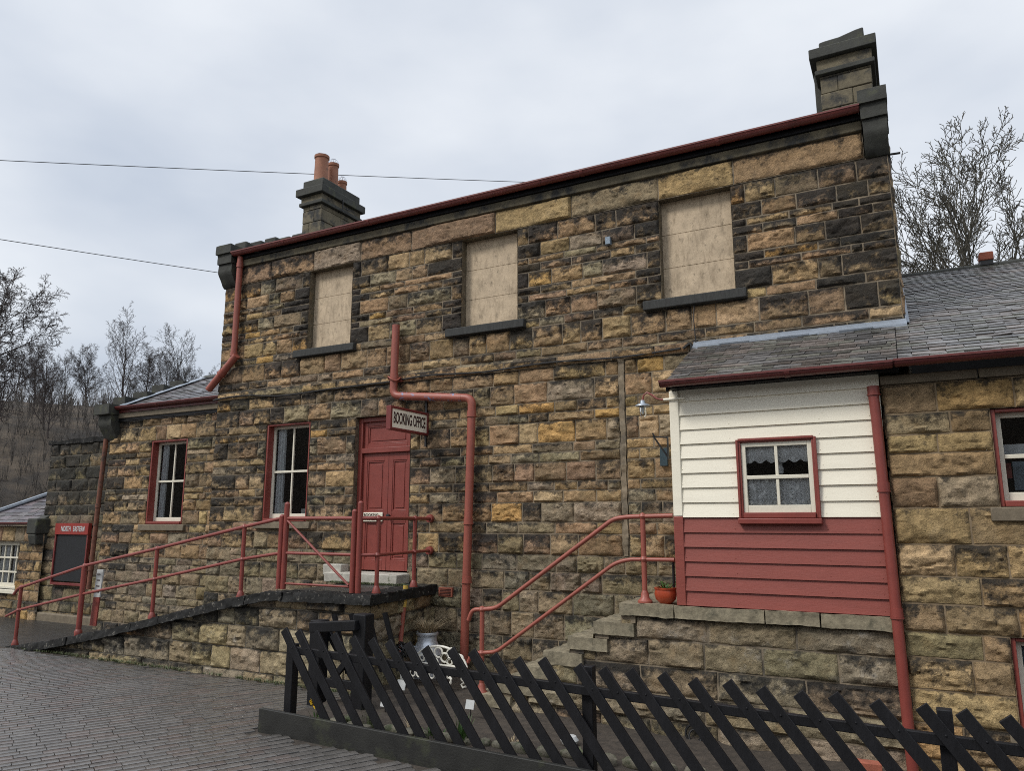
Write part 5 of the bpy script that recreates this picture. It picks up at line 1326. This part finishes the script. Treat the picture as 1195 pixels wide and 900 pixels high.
# crest of the hill: row of bare trees, bearing measured from the camera
for k in range(32):
    bear = R(80 - k * 1.1 + r_.uniform(-.4, .4)); dd = r_.uniform(44, 60); x, y = -math.sin(bear) * dd, math.cos(bear) * dd - 9
    put_tree(['birch_b', 'birch_c', 'birch_a'][k % 3], x, y, hill_z(x, y) - .4, r_.uniform(0, 6), r_.uniform(.32, .50) * dd / 50, 'slender bare tree in the row along the hill crest', 'bark', 'bare trees along the hill crest', name='hill_tree')
put_tree('ash_a', 3.0, 22, 0, 1.4, 1.2, 'large bare tree nearest the tall house corner behind the slate roof', 'bark_light')
put_tree('ash_b', 6.8, 22.0, 0, 2.0, .98, 'large bare tree at the far right behind the slate roof', 'bark_light')
put_tree('ash_b', 4.9, 28, 0, 4.1, 1.12, 'bare tree standing farther back between the two large ones', 'bark_light')
# scrub woodland on the hillside
V, F = [], []; r = np.random.default_rng(5)
for k in range(2600):
    bear = R(r.uniform(42, 84)); dd = r.uniform(30, 62); x, y = -math.sin(bear) * dd, math.cos(bear) * dd - 9
    if y < 6.5: continue
    z = hill_z(x, y) - .2; H = r.uniform(.9, 2.3)
    for q in range(9):
        a = r.uniform(0, 6.28); l = H * r.uniform(.5, 1); sp = r.uniform(.05, .45); b = np.array([x, y, z + (0 if q < 3 else H * r.uniform(.1, .5))]); e = b + np.array([math.cos(a) * sp * l, math.sin(a) * sp * l, l * .8]); w_ = .012 * dd / 40
        n0 = len(V); V += [b + [w_, 0, 0], b + [-w_ * .5, w_ * .8, 0], b + [-w_ * .5, -w_ * .8, 0], e]; F += [[n0, n0 + 1, n0 + 3], [n0 + 1, n0 + 2, n0 + 3], [n0 + 2, n0, n0 + 3]]
o = mesh_obj('woodland', V, F, M['bark'], smooth=None); tag(o, 'brown leafless scrub covering the hillside', 'woodland', kind='stuff')

# overhead wires
def wire(a, b, sag, label):
    a, b = Vector(a), Vector(b); pts = [a.lerp(b, k / 24) - Vector((0, 0, sag * 4 * (k / 24) * (1 - k / 24))) for k in range(25)]
    m = MB(); m.tube(pts, .009, 5); o = m.build('overhead_wire', M['black'], None, base=tuple(a)); tag(o, label, 'wire')
wire((-22.0, -4.2, 9.80), (-6.3, 11.1, 11.78), .06, 'upper thin overhead wire crossing behind the chimney')
wire((-20.6, -4.2, 8.42), (-12.8, 7.8, 8.37), .05, 'lower thin overhead wire ending at the tall house corner')

# ================================================================== WORLD, SUN, CAMERA
W = bpy.data.worlds.new('World'); scene.world = W; W.use_nodes = True
nt = W.node_tree; bg = nt.nodes['Background']
sky = nt.nodes.new('ShaderNodeTexSky'); sky.sky_type = 'NISHITA'; sky.sun_disc = False; sky.sun_elevation = R(48); sky.sun_rotation = R(200); sky.air_density = 1.5; sky.dust_density = 3
tc = nt.nodes.new('ShaderNodeTexCoord'); mp = nt.nodes.new('ShaderNodeMapping'); mp.inputs['Scale'].default_value = (1.0, 1.0, 2.2); nt.links.new(tc.outputs['Generated'], mp.inputs['Vector'])
nz = nt.nodes.new('ShaderNodeTexNoise'); nz.inputs['Scale'].default_value = 2.3; nz.inputs['Detail'].default_value = 5; nz.inputs['Roughness'].default_value = .45; nt.links.new(mp.outputs[0], nz.inputs['Vector'])
rp = nt.nodes.new('ShaderNodeValToRGB'); e = rp.color_ramp.elements
e[0].position = .30; e[0].color = (4.1, 4.55, 5.3, 1); e[1].position = .66; e[1].color = (6.4, 6.65, 7.0, 1)
nt.links.new(nz.outputs['Fac'], rp.inputs['Fac'])
mx = nt.nodes.new('ShaderNodeMix'); mx.data_type = 'RGBA'; mx.inputs[0].default_value = .92
# overcast sky: zenith brighter than the horizon
sx = nt.nodes.new('ShaderNodeSeparateXYZ'); nt.links.new(tc.outputs['Generated'], sx.inputs[0])
mr = nt.nodes.new('ShaderNodeMapRange'); mr.interpolation_type = 'SMOOTHSTEP'; mr.inputs['From Min'].default_value = .60; mr.inputs['From Max'].default_value = .95; mr.inputs['To Min'].default_value = 1; mr.inputs['To Max'].default_value = 2.4
nt.links.new(sx.outputs['Z'], mr.inputs['Value'])
vm = nt.nodes.new('ShaderNodeVectorMath'); vm.operation = 'SCALE'; nt.links.new(rp.outputs[0], vm.inputs[0]); nt.links.new(mr.outputs[0], vm.inputs['Scale'])
nt.links.new(sky.outputs[0], mx.inputs[6]); nt.links.new(vm.outputs[0], mx.inputs[7]); nt.links.new(mx.outputs[2], bg.inputs['Color']); bg.inputs['Strength'].default_value = .1
sun = bpy.data.lights.new('sun', 'SUN'); sun.energy = 1.5; sun.angle = R(14); sun.color = (1, .96, .90)
so = link(bpy.data.objects.new('sun', sun))
sd_ = Vector((-.42, -.60, .74)).normalized()   # towards the light
so.rotation_euler = sd_.to_track_quat('Z', 'Y').to_euler()
sky.sun_elevation = math.asin(sd_.z); sky.sun_rotation = math.atan2(sd_.x, sd_.y)

cam = bpy.data.cameras.new('camera'); co = link(bpy.data.objects.new('camera', cam)); co.location = (0, -9, 2.0)
co.rotation_euler = (math.pi / 2 + math.atan(158 / 870), 0, R(28.04)); cam.sensor_width = 36; cam.lens = 870 / 1195 * 36; cam.clip_end = 1500; cam.clip_start = .05
scene.camera = co
vs = scene.view_settings; vs.view_transform = 'Standard'; vs.look = 'None'; vs.exposure = .5; vs.gamma = 1; vs.use_curve_mapping = False
scene.render.engine = 'CYCLES'
scene.cycles.use_denoising = False
scene.cycles.filter_width = 1.0
scene.cycles.max_bounces = 6; scene.cycles.transparent_max_bounces = 12
